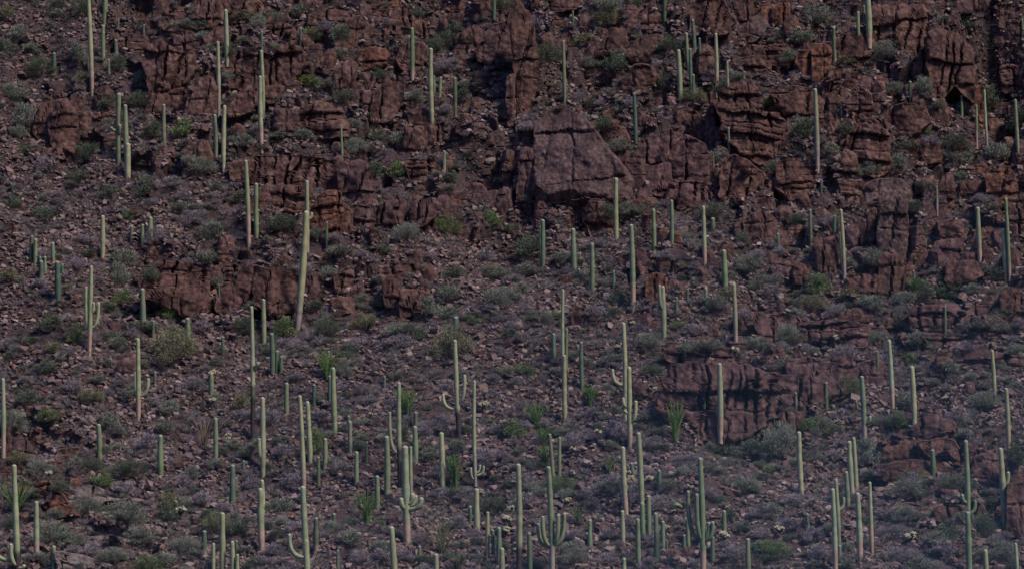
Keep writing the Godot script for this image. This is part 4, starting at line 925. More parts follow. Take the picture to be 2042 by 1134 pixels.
func build_outcrops() -> void:
	var id := 0
	for s in ["c", "l", "b", "s"]:
		var a := []
		for i in (10 if s != "s" else 6):
			id += 1
			a.append(make_block(id, s, 18, 32, 12))
		block_kinds[s] = a
		var g := []
		for i in (4 if s == "b" else 3):
			id += 1
			g.append(make_block(id, s, 32, 48, 18))
		block_kinds[s + "B"] = g
	for oc in OUTCROPS:
		var mid := Vector2()
		var low := Vector3(0, 1e9, 0)
		for b in oc[4]:
			var q := px(b[0], b[1], b[2])
			mid += (q - Vector2(0, b[4] * TILE * 0.5)) / oc[4].size()
			var hp := slope_hit(q)
			if hp.y < low.y:
				low = hp
		var t := base("rock_outcrop", low)
		t.set_meta("label", oc[0])
		t.set_meta("category", "rock outcrop")
		t.set_meta("group", "rock outcrops on the hillside")
		marks.append({"p": mid, "name": oc[1]})
		marks[-1].node = t
		for b in oc[4]:
			var mid_px := px(b[0], b[1], b[2] - b[4] * 0.5)
			if not taken(mid_px) and not taken(px(b[0], b[1], b[2] - b[4] * 0.25)) and not taken(px(b[0], b[1], b[2] - b[4] * 0.8)):
				add_rock(b, "rock_block", t, oc[3], oc[2])
		for b in oc[4]:
			var sm := minf(b[3], b[4])
			for i in (2 if sm > 120 else 1):
				var f := rng.randf_range(0.35, 0.6)
				var cl: String = b[6] if b.size() > 6 else oc[2]
				if rng.randf() < 0.3:
					cl = "q" if cl == "r" else "r"
				var side := -1.0 if rng.randf() < 0.5 else 1.0
				var fill := [b[0], b[1] + side * b[3] * rng.randf_range(0.45, 0.75), b[2] - b[4] * rng.randf_range(0.1, 0.8), b[3] * f, b[4] * f * rng.randf_range(0.7, 1.1), b[5] + rng.randf_range(-8, 8), cl, ["c", "l", "b", "c"][rng.randi() % 4]]
				if not taken(px(fill[0], fill[1], fill[2] - fill[4] * 0.5)) and not taken(px(fill[0], fill[1], fill[2] - fill[4] * 0.9)):
					add_rock(fill, "rock_block", t, oc[3], oc[2])
	var nearest := func(p: Vector2) -> Node3D:
		var best: Node3D
		var near := 1e9
		for mk in marks:
			var dd: float = (mk.p - p).length()
			if dd < near:
				near = dd
				best = mk.node
		return best
	for i in MASSES.size():
		build_mass(i, nearest)
	# rubble and broken rock between the masses of the cliffs: photo areas and how many pieces
	for z in [[280, -10, 560, 250, 34], [560, -10, 1060, 250, 52], [70, 190, 260, 330, 10], [490, 290, 760, 480, 22], [880, 220, 1070, 480, 26], [1070, -10, 1250, 130, 14], [1090, 350, 1440, 470, 22], [1250, -10, 1440, 400, 40], [1440, -10, 1760, 400, 44], [1760, -10, 2042, 330, 44], [1480, 380, 2042, 600, 60], [270, 500, 720, 650, 40], [740, 510, 900, 640, 12], [1240, 470, 1480, 600, 16], [1270, 620, 1740, 720, 44], [1270, 720, 1640, 880, 34], [1740, 620, 2042, 760, 30], [1740, 840, 1900, 960, 14], [1840, 860, 2042, 1060, 18], [0, 860, 170, 960, 8], [780, 380, 900, 470, 12]]:
		for i in z[4]:
			var p := Vector2(rng.randf_range(z[0], z[2]), rng.randf_range(z[1], z[3]))
			var wd := rng.randf_range(45.0, 120.0)
			var ht := wd * rng.randf_range(0.55, 1.35)
			if taken(p - Vector2(0, ht * TILE * 0.5)) or taken(p - Vector2(0, ht * TILE * 0.85)):
				continue
			var low: bool = p.y > 600.0
			add_rock(["00", p.x / TILE, p.y / TILE, wd, ht * (0.7 if low else 1.0), rng.randf_range(-10, 10), ["p", "r", "q", "q", "k"][rng.randi() % 5], ["c", "l", "c", "b", "s"][rng.randi() % 5]], "rock_block", nearest.call(p), "c", "r")
	for b in BOULDERS:
		var o := add_rock(b, numbered("boulder"), self, "b", "r")
		o.set_meta("label", b[8])
		o.set_meta("category", "boulder")
		o.set_meta("group", "single boulders lying on the slope")

# ---------------------------------------------------------------- saguaros
# sheet, x and y of the tip, x and y of the foot, width, base (0 green, 1 tan wood, 2 grey wood, 3 blackened), arms [x, y where it leaves, x, y of its tip], tone (0 pale, 1 mid, 2 dark green)
var SAGUAROS := [
	["00",514,-60,547,550,25,1,[],0],["00",622,-50,617,140,31,0,[],1],["00",608,145,615,372,23,0,[],1],["00",644,350,647,442,15,0,[],1],["00",683,232,690,335,24,2,[],2],["00",700,115,702,206,13,0,[],2],["00",853,142,853,198,18,0,[],2],["00",317,310,320,442,25,0,[],2],["00",526,345,534,432,16,0,[],0],
	["00",1338,50,1350,367,25,0,[],0],["00",1290,240,1300,677,22,2,[],0],["00",698,548,704,968,31,0,[[690,775,658,752],[712,800,709,740]],1],["00",738,618,752,950,28,0,[],1],["00",757,850,759,1062,33,1,[],0],["00",970,618,976,862,23,0,[],1],["00",1273,678,1282,952,25,2,[],1],["00",1331,622,1330,1012,25,0,[],0],["00",1457,948,1480,1450,26,1,[],0],["00",1521,1088,1526,1394,28,0,[],1],
	["01",28,295,42,620,24,0,[],0],["01",20,445,35,882,25,1,[],0],["01",33,185,36,292,17,0,[],2],["01",265,165,266,268,14,0,[],2],["01",929,160,932,462,25,1,[],1],["01",1040,280,1050,717,28,0,[],0],["01",1100,455,1095,547,20,0,[],1],["01",1062,450,1064,540,12,0,[],1],["01",1184,458,1187,668,23,0,[],2],["01",505,740,516,942,14,0,[],1],["01",1120,895,1120,1012,20,2,[],1],["01",820,322,822,422,18,0,[],2],["01",1418,-60,1418,88,19,0,[],2],["01",300,1070,306,1470,25,1,[[312,1300,330,1262]],0],
	["02",308,235,318,602,21,0,[],1],["02",366,62,367,142,14,0,[],2],["02",912,-60,912,107,25,0,[],2],["02",730,548,740,847,22,0,[],2],["02",1080,112,1090,292,23,0,[],2],["02",1042,190,1062,450,22,0,[],1],["02",1065,285,1078,600,21,0,[],2],["02",1083,440,1087,610,22,0,[],2],["02",996,290,1008,592,27,0,[],0],["02",1120,225,1122,292,16,0,[],2],["02",1218,192,1222,552,22,1,[],0],["02",1286,365,1290,507,16,2,[],1],["02",1293,758,1298,902,16,0,[],2],["02",624,1055,627,1440,28,0,[],0],["02",1203,930,1205,985,11,0,[],2],
	["03",623,-80,634,258,34,1,[],0],["03",602,30,605,112,16,0,[],2],["03",568,65,570,192,19,0,[],1],["03",423,158,430,347,23,2,[],2],["03",315,520,326,1002,26,2,[],0],["03",878,480,878,604,23,0,[],2],["03",1186,565,1186,702,16,0,[],1],["03",1275,622,1275,862,15,2,[],1],["03",1325,530,1342,912,15,2,[],0],["03",1508,588,1522,892,19,0,[],1],["03",1547,110,1550,262,14,0,[],1],["03",468,640,470,684,15,0,[],2],["03",347,1068,347,1145,15,0,[],2],
	["10",605,160,608,422,29,0,[],0],["10",892,170,895,322,28,0,[],1],["10",845,215,846,337,20,0,[],1],["10",780,225,780,307,19,0,[],2],["10",928,225,928,302,14,0,[],2],["10",963,240,963,283,10,0,[],2],["10",184,280,184,442,24,0,[],2],["10",207,300,206,452,25,0,[],1],["10",308,322,314,432,25,0,[],1],["10",262,405,264,522,21,0,[],1],["10",235,408,237,470,20,0,[],2],["10",240,430,242,557,28,0,[],2],["10",333,432,342,672,35,0,[],2],["10",367,450,368,502,20,0,[],2],
	["10",532,457,528,1007,25,1,[[520,845,503,582],[536,830,578,678],[534,745,550,676]],0],["10",842,595,850,847,31,0,[],1],["10",908,785,910,902,20,2,[],2],["10",1113,770,1118,932,31,0,[],1],["10",1322,880,1325,997,21,2,[],2],["10",811,890,822,1372,28,1,[[812,1230,799,1092],[826,1235,877,1130]],0],["10",1488,698,1500,1484,24,3,[[1500,1058,1532,1036]],0],["10",1300,570,1302,634,13,0,[],2],
	["11",295,130,240,862,38,2,[[262,634,298,630]],0],["11",42,657,48,927,26,0,[],0],["11",91,860,97,1122,29,0,[],2],["11",123,965,125,1112,24,0,[],2],["11",149,997,150,1112,22,0,[],2],["11",421,200,421,312,18,0,[],2],["11",1190,762,1190,892,35,0,[],2],["11",1183,900,1212,1502,28,3,[[1206,1312,1114,1222],[1214,1280,1242,1110]],0],["11",432,968,432,1052,20,0,[],2],["11",457,1065,474,1457,31,0,[],0],["11",437,1115,440,1270,22,0,[],2],
	["12",186,185,187,462,28,0,[],1],["12",168,225,173,432,14,0,[],2],["12",367,238,375,502,31,0,[],1],["12",480,325,480,622,27,0,[],1],["12",402,478,402,545,21,0,[],2],["12",609,490,609,595,19,0,[],2],["12",714,213,725,717,30,1,[],1],["12",847,122,852,377,24,0,[],1],["12",954,68,956,302,23,0,[],1],["12",1145,102,1153,447,23,1,[[1156,288,1172,278]],0],["12",1199,175,1198,262,31,0,[],2],["12",1266,365,1276,622,31,0,[],1],["12",1327,565,1337,907,25,1,[],0],["12",902,580,909,887,29,0,[[898,718,882,575],[896,735,878,690]],0],["12",983,645,985,754,18,0,[],2],["12",1050,598,1050,674,16,0,[],2],["12",1160,593,1160,714,20,0,[],1],
	["12",308,597,315,1200,19,1,[],0],["12",330,835,328,1080,16,0,[],1],["12",315,990,319,1394,27,0,[],0],["12",251,862,255,1032,26,0,[],2],["12",415,912,420,1192,24,0,[],2],["12",668,797,678,1385,28,0,[[660,1168,603,1076]],0],["12",702,1060,707,1542,30,1,[[714,1390,741,1265],[694,1300,667,1245],[712,1330,722,1310],[694,1335,676,1318]],0],["12",1242,1038,1245,1482,31,1,[],0],["12",1033,900,1033,964,15,0,[],2],
	["13",283,125,288,327,22,0,[],2],["13",428,160,426,267,18,0,[],2],["13",468,122,487,557,22,2,[],0],["13",463,260,479,500,20,0,[],0],["13",91,268,94,382,20,0,[],2],["13",1037,-15,1038,132,14,2,[],1],["13",1284,110,1295,427,27,1,[],0],["13",1455,55,1470,522,21,2,[[1464,265,1482,258]],1],["13",1435,235,1449,557,27,1,[],0],["13",899,488,904,605,17,0,[],2],["13",755,900,774,1302,27,1,[],0],["13",890,1057,902,1400,31,0,[],0],["13",1368,960,1381,1232,22,2,[],0],["13",682,965,682,1048,18,0,[],2],["13",1086,700,1086,758,16,0,[],2],["13",592,1115,606,1508,29,2,[[600,1320,562,1262],[612,1398,638,1356],[606,1370,600,1330]],1],["13",292,510,292,564,15,0,[],2],
	["20",5,-2,16,482,26,1,[],0],["20",581,270,592,477,31,0,[],1],["20",950,335,956,577,33,0,[],1],["20",1278,232,1281,497,27,0,[],1],["20",1380,512,1385,742,33,0,[],2],["20",1403,590,1402,665,20,0,[],2],["20",1447,487,1447,564,20,0,[],2],["20",1042,727,1044,795,31,0,[],2],["20",68,512,106,1190,34,3,[[70,1078,-30,1010],[92,1110,62,984],[100,1128,140,1108]],0],["20",207,730,216,1057,31,1,[],0],["20",313,995,315,1180,30,0,[],1],["20",1213,905,1215,1062,31,2,[],2],["20",1318,798,1323,1190,33,0,[],0],["20",1267,980,1270,1180,23,0,[],0],["20",1378,968,1382,1190,28,0,[],0],["20",1410,1045,1412,1190,22,0,[],0],["20",1405,965,1405,1024,20,0,[],2],["20",1480,990,1482,1038,20,0,[],2],["20",920,-42,921,52,20,0,[],2],["20",1254,-36,1255,107,30,0,[],1],
	["21",35,110,41,572,31,0,[[28,478,18,356]],0],["21",181,25,183,217,27,0,[],1],["21",345,35,345,182,22,0,[],2],["21",256,100,287,702,27,1,[[270,520,258,494]],0],["21",303,135,326,517,29,0,[],0],["21",411,355,410,547,28,1,[],1],["21",551,220,552,300,20,0,[],2],["21",558,252,562,442,26,0,[],1],["21",598,435,600,632,27,0,[],1],["21",659,375,658,502,19,0,[],2],["21",369,465,372,652,23,0,[],2],["21",776,342,779,702,35,0,[],1],["21",848,20,859,652,27,3,[[846,445,795,200]],0],["21",885,400,902,987,42,1,[[898,772,865,712],[908,778,984,710],[910,755,949,694],[904,745,932,684]],0],["21",921,405,926,692,20,2,[],0],["21",950,197,955,310,27,0,[],2],["21",945,282,951,502,32,0,[],1],["21",1103,320,1111,642,33,0,[],0],["21",1300,10,1310,642,21,2,[[1304,600,1280,530],[1316,560,1334,514],[1318,575,1356,520]],0],
	["21",1314,655,1321,957,33,1,[],0],["21",1275,760,1277,852,24,0,[],2],["21",1380,793,1383,1092,25,0,[],0],["21",1410,900,1412,1102,22,0,[],2],["21",1447,885,1448,1112,30,0,[],1],["21",1465,1008,1466,1190,31,0,[],0],["21",1072,1043,1075,1190,31,0,[],0],["21",805,882,828,1190,36,0,[],0],["21",720,578,722,792,29,0,[],1],["21",357,828,360,1032,29,1,[],2],["21",464,802,464,888,27,0,[],2],["21",487,1020,487,1124,19,0,[],2],["21",274,640,312,1190,36,0,[[296,1062,199,926]],0],["21",297,960,301,1190,29,0,[],0],["21",33,602,41,820,26,0,[],0],["21",22,652,37,1022,37,1,[],0],["21",973,995,975,1088,27,0,[],2],["21",765,-14,765,54,18,0,[],2],
	["22",227,328,251,602,23,0,[],1],["22",287,348,285,587,21,0,[],1],["22",220,523,243,1190,34,2,[[232,995,186,820],[230,1002,160,862],[250,990,278,810],[252,992,315,800]],1],["22",40,508,41,1190,33,3,[],0],["22",104,918,110,1190,27,0,[],2],["22",665,405,687,832,31,1,[],0],["22",757,320,777,760,33,0,[],0],["22",779,738,786,952,29,0,[],1],["22",661,785,665,987,27,1,[],0],["22",817,695,820,932,29,0,[],1],["22",859,798,866,1097,30,0,[],1],["22",902,848,905,1012,24,0,[],1],["22",925,960,926,1024,15,0,[],2],["22",753,835,757,1117,27,0,[],1],["22",467,838,468,1002,29,0,[],1],["22",879,543,880,667,25,1,[],2],["22",712,500,735,584,27,0,[],2],
	["22",1127,470,1142,1190,34,1,[[1134,955,1056,668],[1136,960,1105,688],[1146,962,1178,856],[1148,966,1200,852]],1],["22",1048,835,1056,992,24,0,[],1],["22",1141,835,1150,1000,26,0,[],1],["22",1200,940,1197,1092,26,0,[],2],["22",1028,930,1030,1004,22,0,[],2],["22",1268,785,1272,962,27,0,[],1],["22",1410,952,1413,1190,29,0,[],1],["22",671,1068,672,1190,26,0,[],0],["22",1150,100,1152,158,13,0,[],2],
	["23",217,315,234,702,30,0,[],0],["23",517,372,536,692,31,1,[],0],["23",543,350,559,682,25,0,[],0],["23",498,552,509,772,27,0,[],1],["23",437,598,456,1000,24,0,[[452,780,486,708]],0],["23",420,655,433,1190,29,1,[],0],["23",568,680,580,1092,32,1,[],0],["23",640,615,651,1042,24,1,[],0],["23",1214,367,1224,830,28,0,[[1216,738,1188,690],[1228,800,1268,725]],1],["23",1224,792,1231,1190,33,0,[],1],["23",1420,412,1441,837,33,0,[[1448,640,1466,554]],0],["23",1455,55,1464,452,26,1,[],0],["23",1012,422,1015,594,29,0,[],2],["23",1327,1018,1336,1190,29,0,[],0],["23",1507,980,1516,1190,21,0,[],0],["23",378,20,378,178,25,0,[],2],["23",195,82,197,164,21,0,[],2],["23",264,803,266,894,27,0,[],2],["23",457,990,458,1092,23,0,[],1],
]

func tube(st: SurfaceTool, path: PackedVector3Array, radii: PackedFloat32Array, cols: PackedColorArray, sides: int, ribs: int, depth: float) -> void:
	# a ribbed, closed stem along a path; rings share vertices so that it shades smoothly
	var n := path.size()
	var side := Vector3.RIGHT
	var at := 0
	if has_meta("tube_at"):
		at = get_meta("tube_at")
	for i in n:
		var t := (path[mini(i + 1, n - 1)] - path[maxi(i - 1, 0)]).normalized()
		side = (side - t * side.dot(t)).normalized()
		var other := t.cross(side)
		for k in sides:
			var a := TAU * k / sides
			var r := radii[i] * (1.0 + depth * cos(a * ribs))
			st.set_color(cols[i])
			st.add_vertex(path[i] + (side * cos(a) + other * sin(a)) * r)
	for i in n - 1:
		for k in sides:
			var a := at + i * sides + k
			var b := at + i * sides + (k + 1) % sides
			st.add_index(a); st.add_index(b); st.add_index(a + sides)
			st.add_index(b); st.add_index(b + sides); st.add_index(a + sides)
	st.set_color(cols[n - 1])
	st.add_vertex(path[n - 1] + (path[n - 1] - path[n - 2]).normalized() * radii[n - 1] * 0.3)
	for k in sides:
		st.add_index(at + (n - 1) * sides + k); st.add_index(at + (n - 1) * sides + (k + 1) % sides); st.add_index(at + n * sides)
	set_meta("tube_at", at + n * sides + 1)

func skin(tone: int) -> Color:
	var c: Color = [Color(0.25, 0.285, 0.17), Color(0.155, 0.205, 0.12), Color(0.09, 0.132, 0.088)][tone]
	return c * rng.randf_range(0.88, 1.12) + Color(rng.randf_range(-0.015, 0.02), 0, rng.randf_range(-0.012, 0.012))

func stem_mesh(path: PackedVector3Array, r: float, tone: Color, wood: int, ribs: int, is_arm: bool) -> ArrayMesh:
	# resample the path and give it the column's outline: slightly pinched foot, full middle, rounded tip
	var cv := Curve3D.new()
	for p in path:
		cv.add_point(p)
	var length := cv.get_baked_length()
	var pts := PackedVector3Array()
	var rad := PackedFloat32Array()
	var col := PackedColorArray()
	var rings := clampi(int(length / 0.28), 8, 34)
	var waists := []
	for i in rng.randi_range(0, 3):
		waists.append([rng.randf_range(0.15, 0.9), rng.randf_range(0.04, 0.17)])
	var wood_to := 0.0
	if wood > 0:
		wood_to = rng.randf_range(0.25, 0.42)
	var woody: Color = [Color.WHITE, Color(0.33, 0.25, 0.19), Color(0.25, 0.225, 0.20), Color(0.045, 0.038, 0.038)][wood]
	var ph := rng.randf() * 100.0
	for i in rings + 1:
		var f := float(i) / rings
		var d := f * (length - r * 0.8)
		pts.append(cv.sample_baked(d))
		var q := lerpf(0.80, 1.0, smoothstep(0.0, 0.35, f)) * lerpf(1.0, 0.80, smoothstep(0.55, 1.0, f))
		if is_arm:
			q = lerpf(0.55, 1.0, smoothstep(0.0, 0.3, f)) * lerpf(1.0, 0.85, smoothstep(0.7, 1.0, f))
		for wst in waists:
			q *= 1.0 - wst[1] * exp(-pow((f - wst[0]) * length / 0.22, 2.0))
		q *= 1.0 + 0.07 * n_fine.get_noise_2d(d * 0.9, ph)
		rad.append(r * q)
		var c := tone * (1.0 + 0.30 * n_fine.get_noise_2d(d * 1.9 + 40.0, ph))
		if wood > 0:
			var k := smoothstep(0.06, -0.06, f - wood_to + 0.09 * n_fine.get_noise_2d(d * 1.2, ph + 9.0))
			c = c.lerp(woody * (1.0 + 0.35 * n_fine.get_noise_2d(d * 2.5, ph + 30.0)), k)
		col.append(c)
	var end := (pts[rings] - pts[rings - 1]).normalized()
	var re := rad[rings]
	for a in [0.35, 0.7, 1.05, 1.3]:
		pts.append(pts[rings] + end * sin(a) * re * 1.05)
		rad.append(re * cos(a))
		col.append((tone * 1.12).lerp(Color(0.42, 0.42, 0.36), 0.45))
	var st := SurfaceTool.new()
	st.begin(Mesh.PRIMITIVE_TRIANGLES)
	set_meta("tube_at", 0)
	tube(st, pts, rad, col, ribs * 2, ribs, 0.13)
	st.generate_normals()
	return st.commit()

var stems: Array = []

func build_saguaros() -> void:
	for g in SAGUAROS:
		var foot_px := px(g[0], g[3], g[4])
		var tip_px := px(g[0], g[1], g[2])
		var at := world_hit(foot_px)
		# nothing may stand between the eye and the stem: step it forward on to the ground before such a rock
		var dist := (at - eye).length()
		var nearest_d := dist
		for f in [0.12, 0.25, 0.4, 0.6, 0.8]:
			nearest_d = minf(nearest_d, (world_hit(foot_px.lerp(tip_px, f)) - eye).length() - 0.1)
		var drop := 0.5
		if nearest_d < dist - 0.25:
			nearest_d = maxf(nearest_d, dist - 6.0)
			at = eye + ray_dir(foot_px) * nearest_d
			var under := terrain_tm.intersect_ray(at + Vector3(0, 2, 0), Vector3.DOWN)
			if not under.is_empty():
				drop = clampf(at.y - (under["position"] as Vector3).y + 0.3, 0.3, 2.5)
		var k := per_m(at)
		var tall := (foot_px.y - tip_px.y) / k
		var shift := (tip_px.x - foot_px.x) / k
		var r: float = g[5] * TILE / k * 0.5
		var t := base("saguaro_cactus", at)
		var tone := skin(g[8])
		var lean_z := rng.randf_range(-0.02, 0.02) * tall
		var path := PackedVector3Array()
		var bow := rng.randf_range(-0.02, 0.02) * tall
		for i in 7:
			var f := i / 6.0
			path.append(Vector3(shift * f + bow * sin(f * PI) * 0.6, lerpf(-drop, tall, f), lean_z * f))
		var ribs := 13 if g[5] > 20 else 9
		part("stem", stem_mesh(path, r, tone, g[6], ribs, false), mats.cactus, t)
		for a in g[7]:
			var j := (px(g[0], a[0], a[1]) - foot_px) / k
			var e := (px(g[0], a[2], a[3]) - foot_px) / k
			var f := clampf(-j.y / tall, 0.0, 1.0)
			var start := Vector3(shift * f + bow * sin(f * PI) * 0.6, -j.y, lean_z * f)
			var tip := Vector3(e.x, -e.y, start.z + rng.randf_range(-0.25, 0.35))
			var ap := PackedVector3Array()
			var low := minf(start.y, tip.y) - 0.05
			var c1 := Vector3(lerpf(start.x, tip.x, 0.75), lerpf(start.y, low, 0.6) - 0.12 * absf(tip.x - start.x), lerpf(start.z, tip.z, 0.7))
			var c2 := Vector3(tip.x + 0.05 * (tip.x - start.x), lerpf(start.y, tip.y, 0.30), tip.z)
			for i in 11:
				ap.append(start.bezier_interpolate(c1, c2, tip, i / 10.0))
			part("arm", stem_mesh(ap, r * 0.74, tone * rng.randf_range(0.92, 1.05), 0, 9, true), mats.cactus, t)
		stems.append([foot_px, tip_px])
		var hp := foot_px.y - tip_px.y
		var look := "towering" if hp > 165 else "tall" if hp > 110 else "middling" if hp > 70 else "short" if hp > 40 else "tiny"
		look += " " + ["pale", "green", "dark green"][g[8]]
		look += " saguaro"
		var na: int = g[7].size()
		if na > 0:
			look += " with " + ["one small arm", "two arms", "three arms", "four arms"][na - 1]
		elif g[6] > 0:
			look += " with " + ["", "tan woody base", "grey woody base", "blackened base"][g[6]]
		elif hp > 70 and g[5] < 22:
			look += " with slim stem"
		todo.append({"n": t, "look": look, "cat": "cactus", "group": "saguaros standing on the hillside", "p": foot_px})

# ---------------------------------------------------------------- chollas: dark trunk, pale spiny joints
var CHOLLAS := [["20",285,612,46],["20",1075,862,74],["20",1356,400,56],["20",1260,180,46],["10",1262,1160,56],["20",978,985,32],["21",685,245,30],["21",1356,220,64],["21",1275,280,44],["21",1340,710,40],["21",1510,830,56],["21",1495,900,70],["21",1490,950,54],["21",970,395,22],["21",1545,640,50],["22",20,660,60],["22",515,370,52],["22",365,465,42],["22",365,600,38],["22",330,770,54],["22",690,600,46],["22",712,630,42],["22",820,650,56],["22",905,650,28],["22",1063,690,46],["22",995,800,50],["22",965,815,30],["22",1288,795,32],["22",930,925,34],["22",1270,1000,64],["22",5,820,40],["23",100,955,62],["23",875,1010,84],["23",1085,155,40],["23",1385,390,26],["12",1335,1010,48],["12",1440,905,32],["12",1193,1045,34],["12",640,985,44],["12",720,835,30],["13",428,950,58],["13",150,755,32],["13",30,75,34],["03",1198,1045,50],["03",205,215,40],["03",210,250,34],["03",1232,150,44],["02",853,85,34],["11",810,375,34]]

func build_chollas() -> void:
	var crowns := []
	var trunks := []
	for v in 5:
		var st := SurfaceTool.new()
		st.begin(Mesh.PRIMITIVE_TRIANGLES)
		set_meta("tube_at", 0)
		var sw := SurfaceTool.new()
		sw.begin(Mesh.PRIMITIVE_TRIANGLES)
		var wat := 0
		# trunk with a few boughs, in a unit box
		var tips := []
		set_meta("tube_at", 0)
		var bough := func(a: Vector3, b: Vector3, r0: float, r1: float) -> void:
			var m := (a + b) * 0.5 + Vector3(rng.randf_range(-0.04, 0.04), 0, rng.randf_range(-0.04, 0.04))
			tube(sw, PackedVector3Array([a, m, b]), PackedFloat32Array([r0, (r0 + r1) * 0.5, r1]), PackedColorArray([Color(0.05, 0.04, 0.035), Color(0.06, 0.048, 0.04), Color(0.10, 0.085, 0.06)]), 6, 3, 0.1)
		bough.call(Vector3(0, -0.15, 0), Vector3(rng.randf_range(-0.05, 0.05), 0.45, 0), 0.07, 0.06)
		for i in 8:
			var an := TAU * i / 8.0 + rng.randf()
			var q := Vector3(cos(an) * rng.randf_range(0.12, 0.30), rng.randf_range(0.5, 0.85), sin(an) * rng.randf_range(0.12, 0.30))
			bough.call(Vector3(0, 0.40, 0), q, 0.045, 0.035)
			tips.append(q)
		sw.generate_normals()
		trunks.append(sw.commit())
		set_meta("tube_at", 0)
		for q in tips:
			for j in 9:
				var d := Vector3(rng.randf_range(-1, 1), rng.randf_range(-0.35, 1.0), rng.randf_range(-1, 1)).normalized()
				var ln := rng.randf_range(0.09, 0.18)
				var o: Vector3 = q + d * 0.02
				var c := Color(0.46, 0.455, 0.30) * rng.randf_range(0.75, 1.12)
				tube(st, PackedVector3Array([o, o + d * ln * 0.35, o + d * ln * 0.8, o + d * ln]), PackedFloat32Array([0.02, 0.038, 0.036, 0.015]), PackedColorArray([c * 0.9, c, c, c * 1.05]), 6, 3, 0.12)
		st.generate_normals()
		crowns.append(st.commit())
	for c in CHOLLAS:
		var foot := px(c[0], c[1], c[2])
		var at := world_hit(foot)
		var size: float = c[3] * TILE / per_m(at) * 1.3
		var t := base("cholla_cactus", at)
		var v := rng.randi() % 5
		var xf := Transform3D(Basis(Vector3.UP, rng.randf() * TAU) * Basis.from_scale(Vector3(size * 1.05, size * rng.randf_range(1.0, 1.25), size * 1.05)), Vector3.ZERO)
		part("trunk", trunks[v], mats.leaf_w, t).transform = xf
		part("crown", crowns[v], mats.leaf_c, t).transform = xf
		todo.append({"n": t, "look": ("large" if c[3] > 55 else "small" if c[3] < 36 else "middling") + " pale yellow cholla", "cat": "cactus", "group": "pale chollas dotted over the slope", "p": foot})

# ---------------------------------------------------------------- ocotillos: fans of long green wands
var OCOTILLOS := [["21",905,225,165,195,"b"],["21",660,865,150,195,"b"],["21",1188,650,95,210,"b"],["21",1110,1050,230,230,"o"],["22",978,388,105,260,"b"],["22",470,165,100,130,"b"],["22",150,290,140,150,"b"],["22",190,420,100,140,"b"],["22",200,530,90,130,"b"],["22",585,565,120,120,"g"],["11",425,1140,160,190,"b"],["20",90,800,230,210,"b"],["20",1215,420,170,220,"d"],["20",1000,560,0,0,""],["22",400,870,170,130,"g"],["13",905,640,90,120,"b"],["21",1200,1150,120,110,"g"],["20",380,1010,120,130,"g"],["10",1390,900,0,0,""]]

func build_ocotillos() -> void:
	for o in OCOTILLOS:
		if o[5] == "":
			continue
		var foot := px(o[0], o[1], o[2])
		var at := world_hit(foot)
		var k := per_m(at)
		var w: float = o[3] * TILE / k * 1.2
		var h: float = o[4] * TILE / k * 1.1
		var t := base("ocotillo", at)
		var tri := PackedVector3Array()
		var col := PackedColorArray()
		var lt := PackedVector3Array()
		var lc := PackedColorArray()
		var green: Color = {"b": Color(0.115, 0.205, 0.06), "g": Color(0.11, 0.14, 0.075), "o": Color(0.13, 0.14, 0.075), "d": Color(0.15, 0.12, 0.085)}[o[5]]
		var many := 30 if o[5] == "b" else 22
		for i in many:
			var an := rng.randf() * TAU
			var sp := sqrt(rng.randf()) * 0.5
			var tip := Vector3(cos(an) * sp * w, h * rng.randf_range(0.7, 1.0) * (1.0 - sp * 0.35), sin(an) * sp * w)
			var mid := Vector3(tip.x * 0.35, tip.y * 0.55, tip.z * 0.35) + Vector3(rng.randf_range(-0.1, 0.1), 0, rng.randf_range(-0.1, 0.1))
			var prev := Vector3(cos(an) * 0.06, -0.2, sin(an) * 0.06)
			var wood := Color(0.12, 0.10, 0.075) if o[5] == "d" else green * 0.8
			for q in range(1, 9):
				var f := q / 8.0
				var p := Vector3(cos(an) * 0.06, -0.2, sin(an) * 0.06).bezier_interpolate(mid * 0.6, mid, tip, f)
				var r := lerpf(0.045, 0.022, f)
				for z in 3:
					var u := Vector3(cos(TAU * z / 3.0), 0, sin(TAU * z / 3.0)) * r
					var v := Vector3(cos(TAU * (z + 1) / 3.0), 0, sin(TAU * (z + 1) / 3.0)) * r
					tri.append_array(PackedVector3Array([prev + u, p + u, prev + v, prev + v, p + u, p + v]))
					for c in 6:
						col.append(wood)
				if o[5] != "d":
					for l in (9 if o[5] == "b" else 4):
						var lp := prev.lerp(p, rng.randf())
						var d := Vector3(rng.randf_range(-1, 1), rng.randf_range(0.3, 1.6), rng.randf_range(-1, 1)).normalized() * rng.randf_range(0.06, 0.11)
						var sd := d.cross(Vector3(rng.randf() - 0.5, rng.randf() - 0.5, rng.randf() - 0.5)).normalized() * 0.034
						lt.append_array(PackedVector3Array([lp, lp + d * 0.6 + sd, lp + d, lp, lp + d, lp + d * 0.6 - sd]))
						var c := green * rng.randf_range(0.7, 1.3)
						for z in 6:
							lc.append(c)
				prev = p
		part("wands", flat_mesh(tri, col), mats.leaf_w, t)
		if lt.size():
			part("leaves", flat_mesh(lt, lc), mats.leaf_b, t)
		var look: String = {"b": "bright green leafy ocotillo", "g": "grey green ocotillo", "o": "thin olive ocotillo with spread wands", "d": "dry bare ocotillo"}[o[5]]
		todo.append({"n": t, "look": look, "cat": "shrub", "group": "ocotillos on the slope", "p": foot})

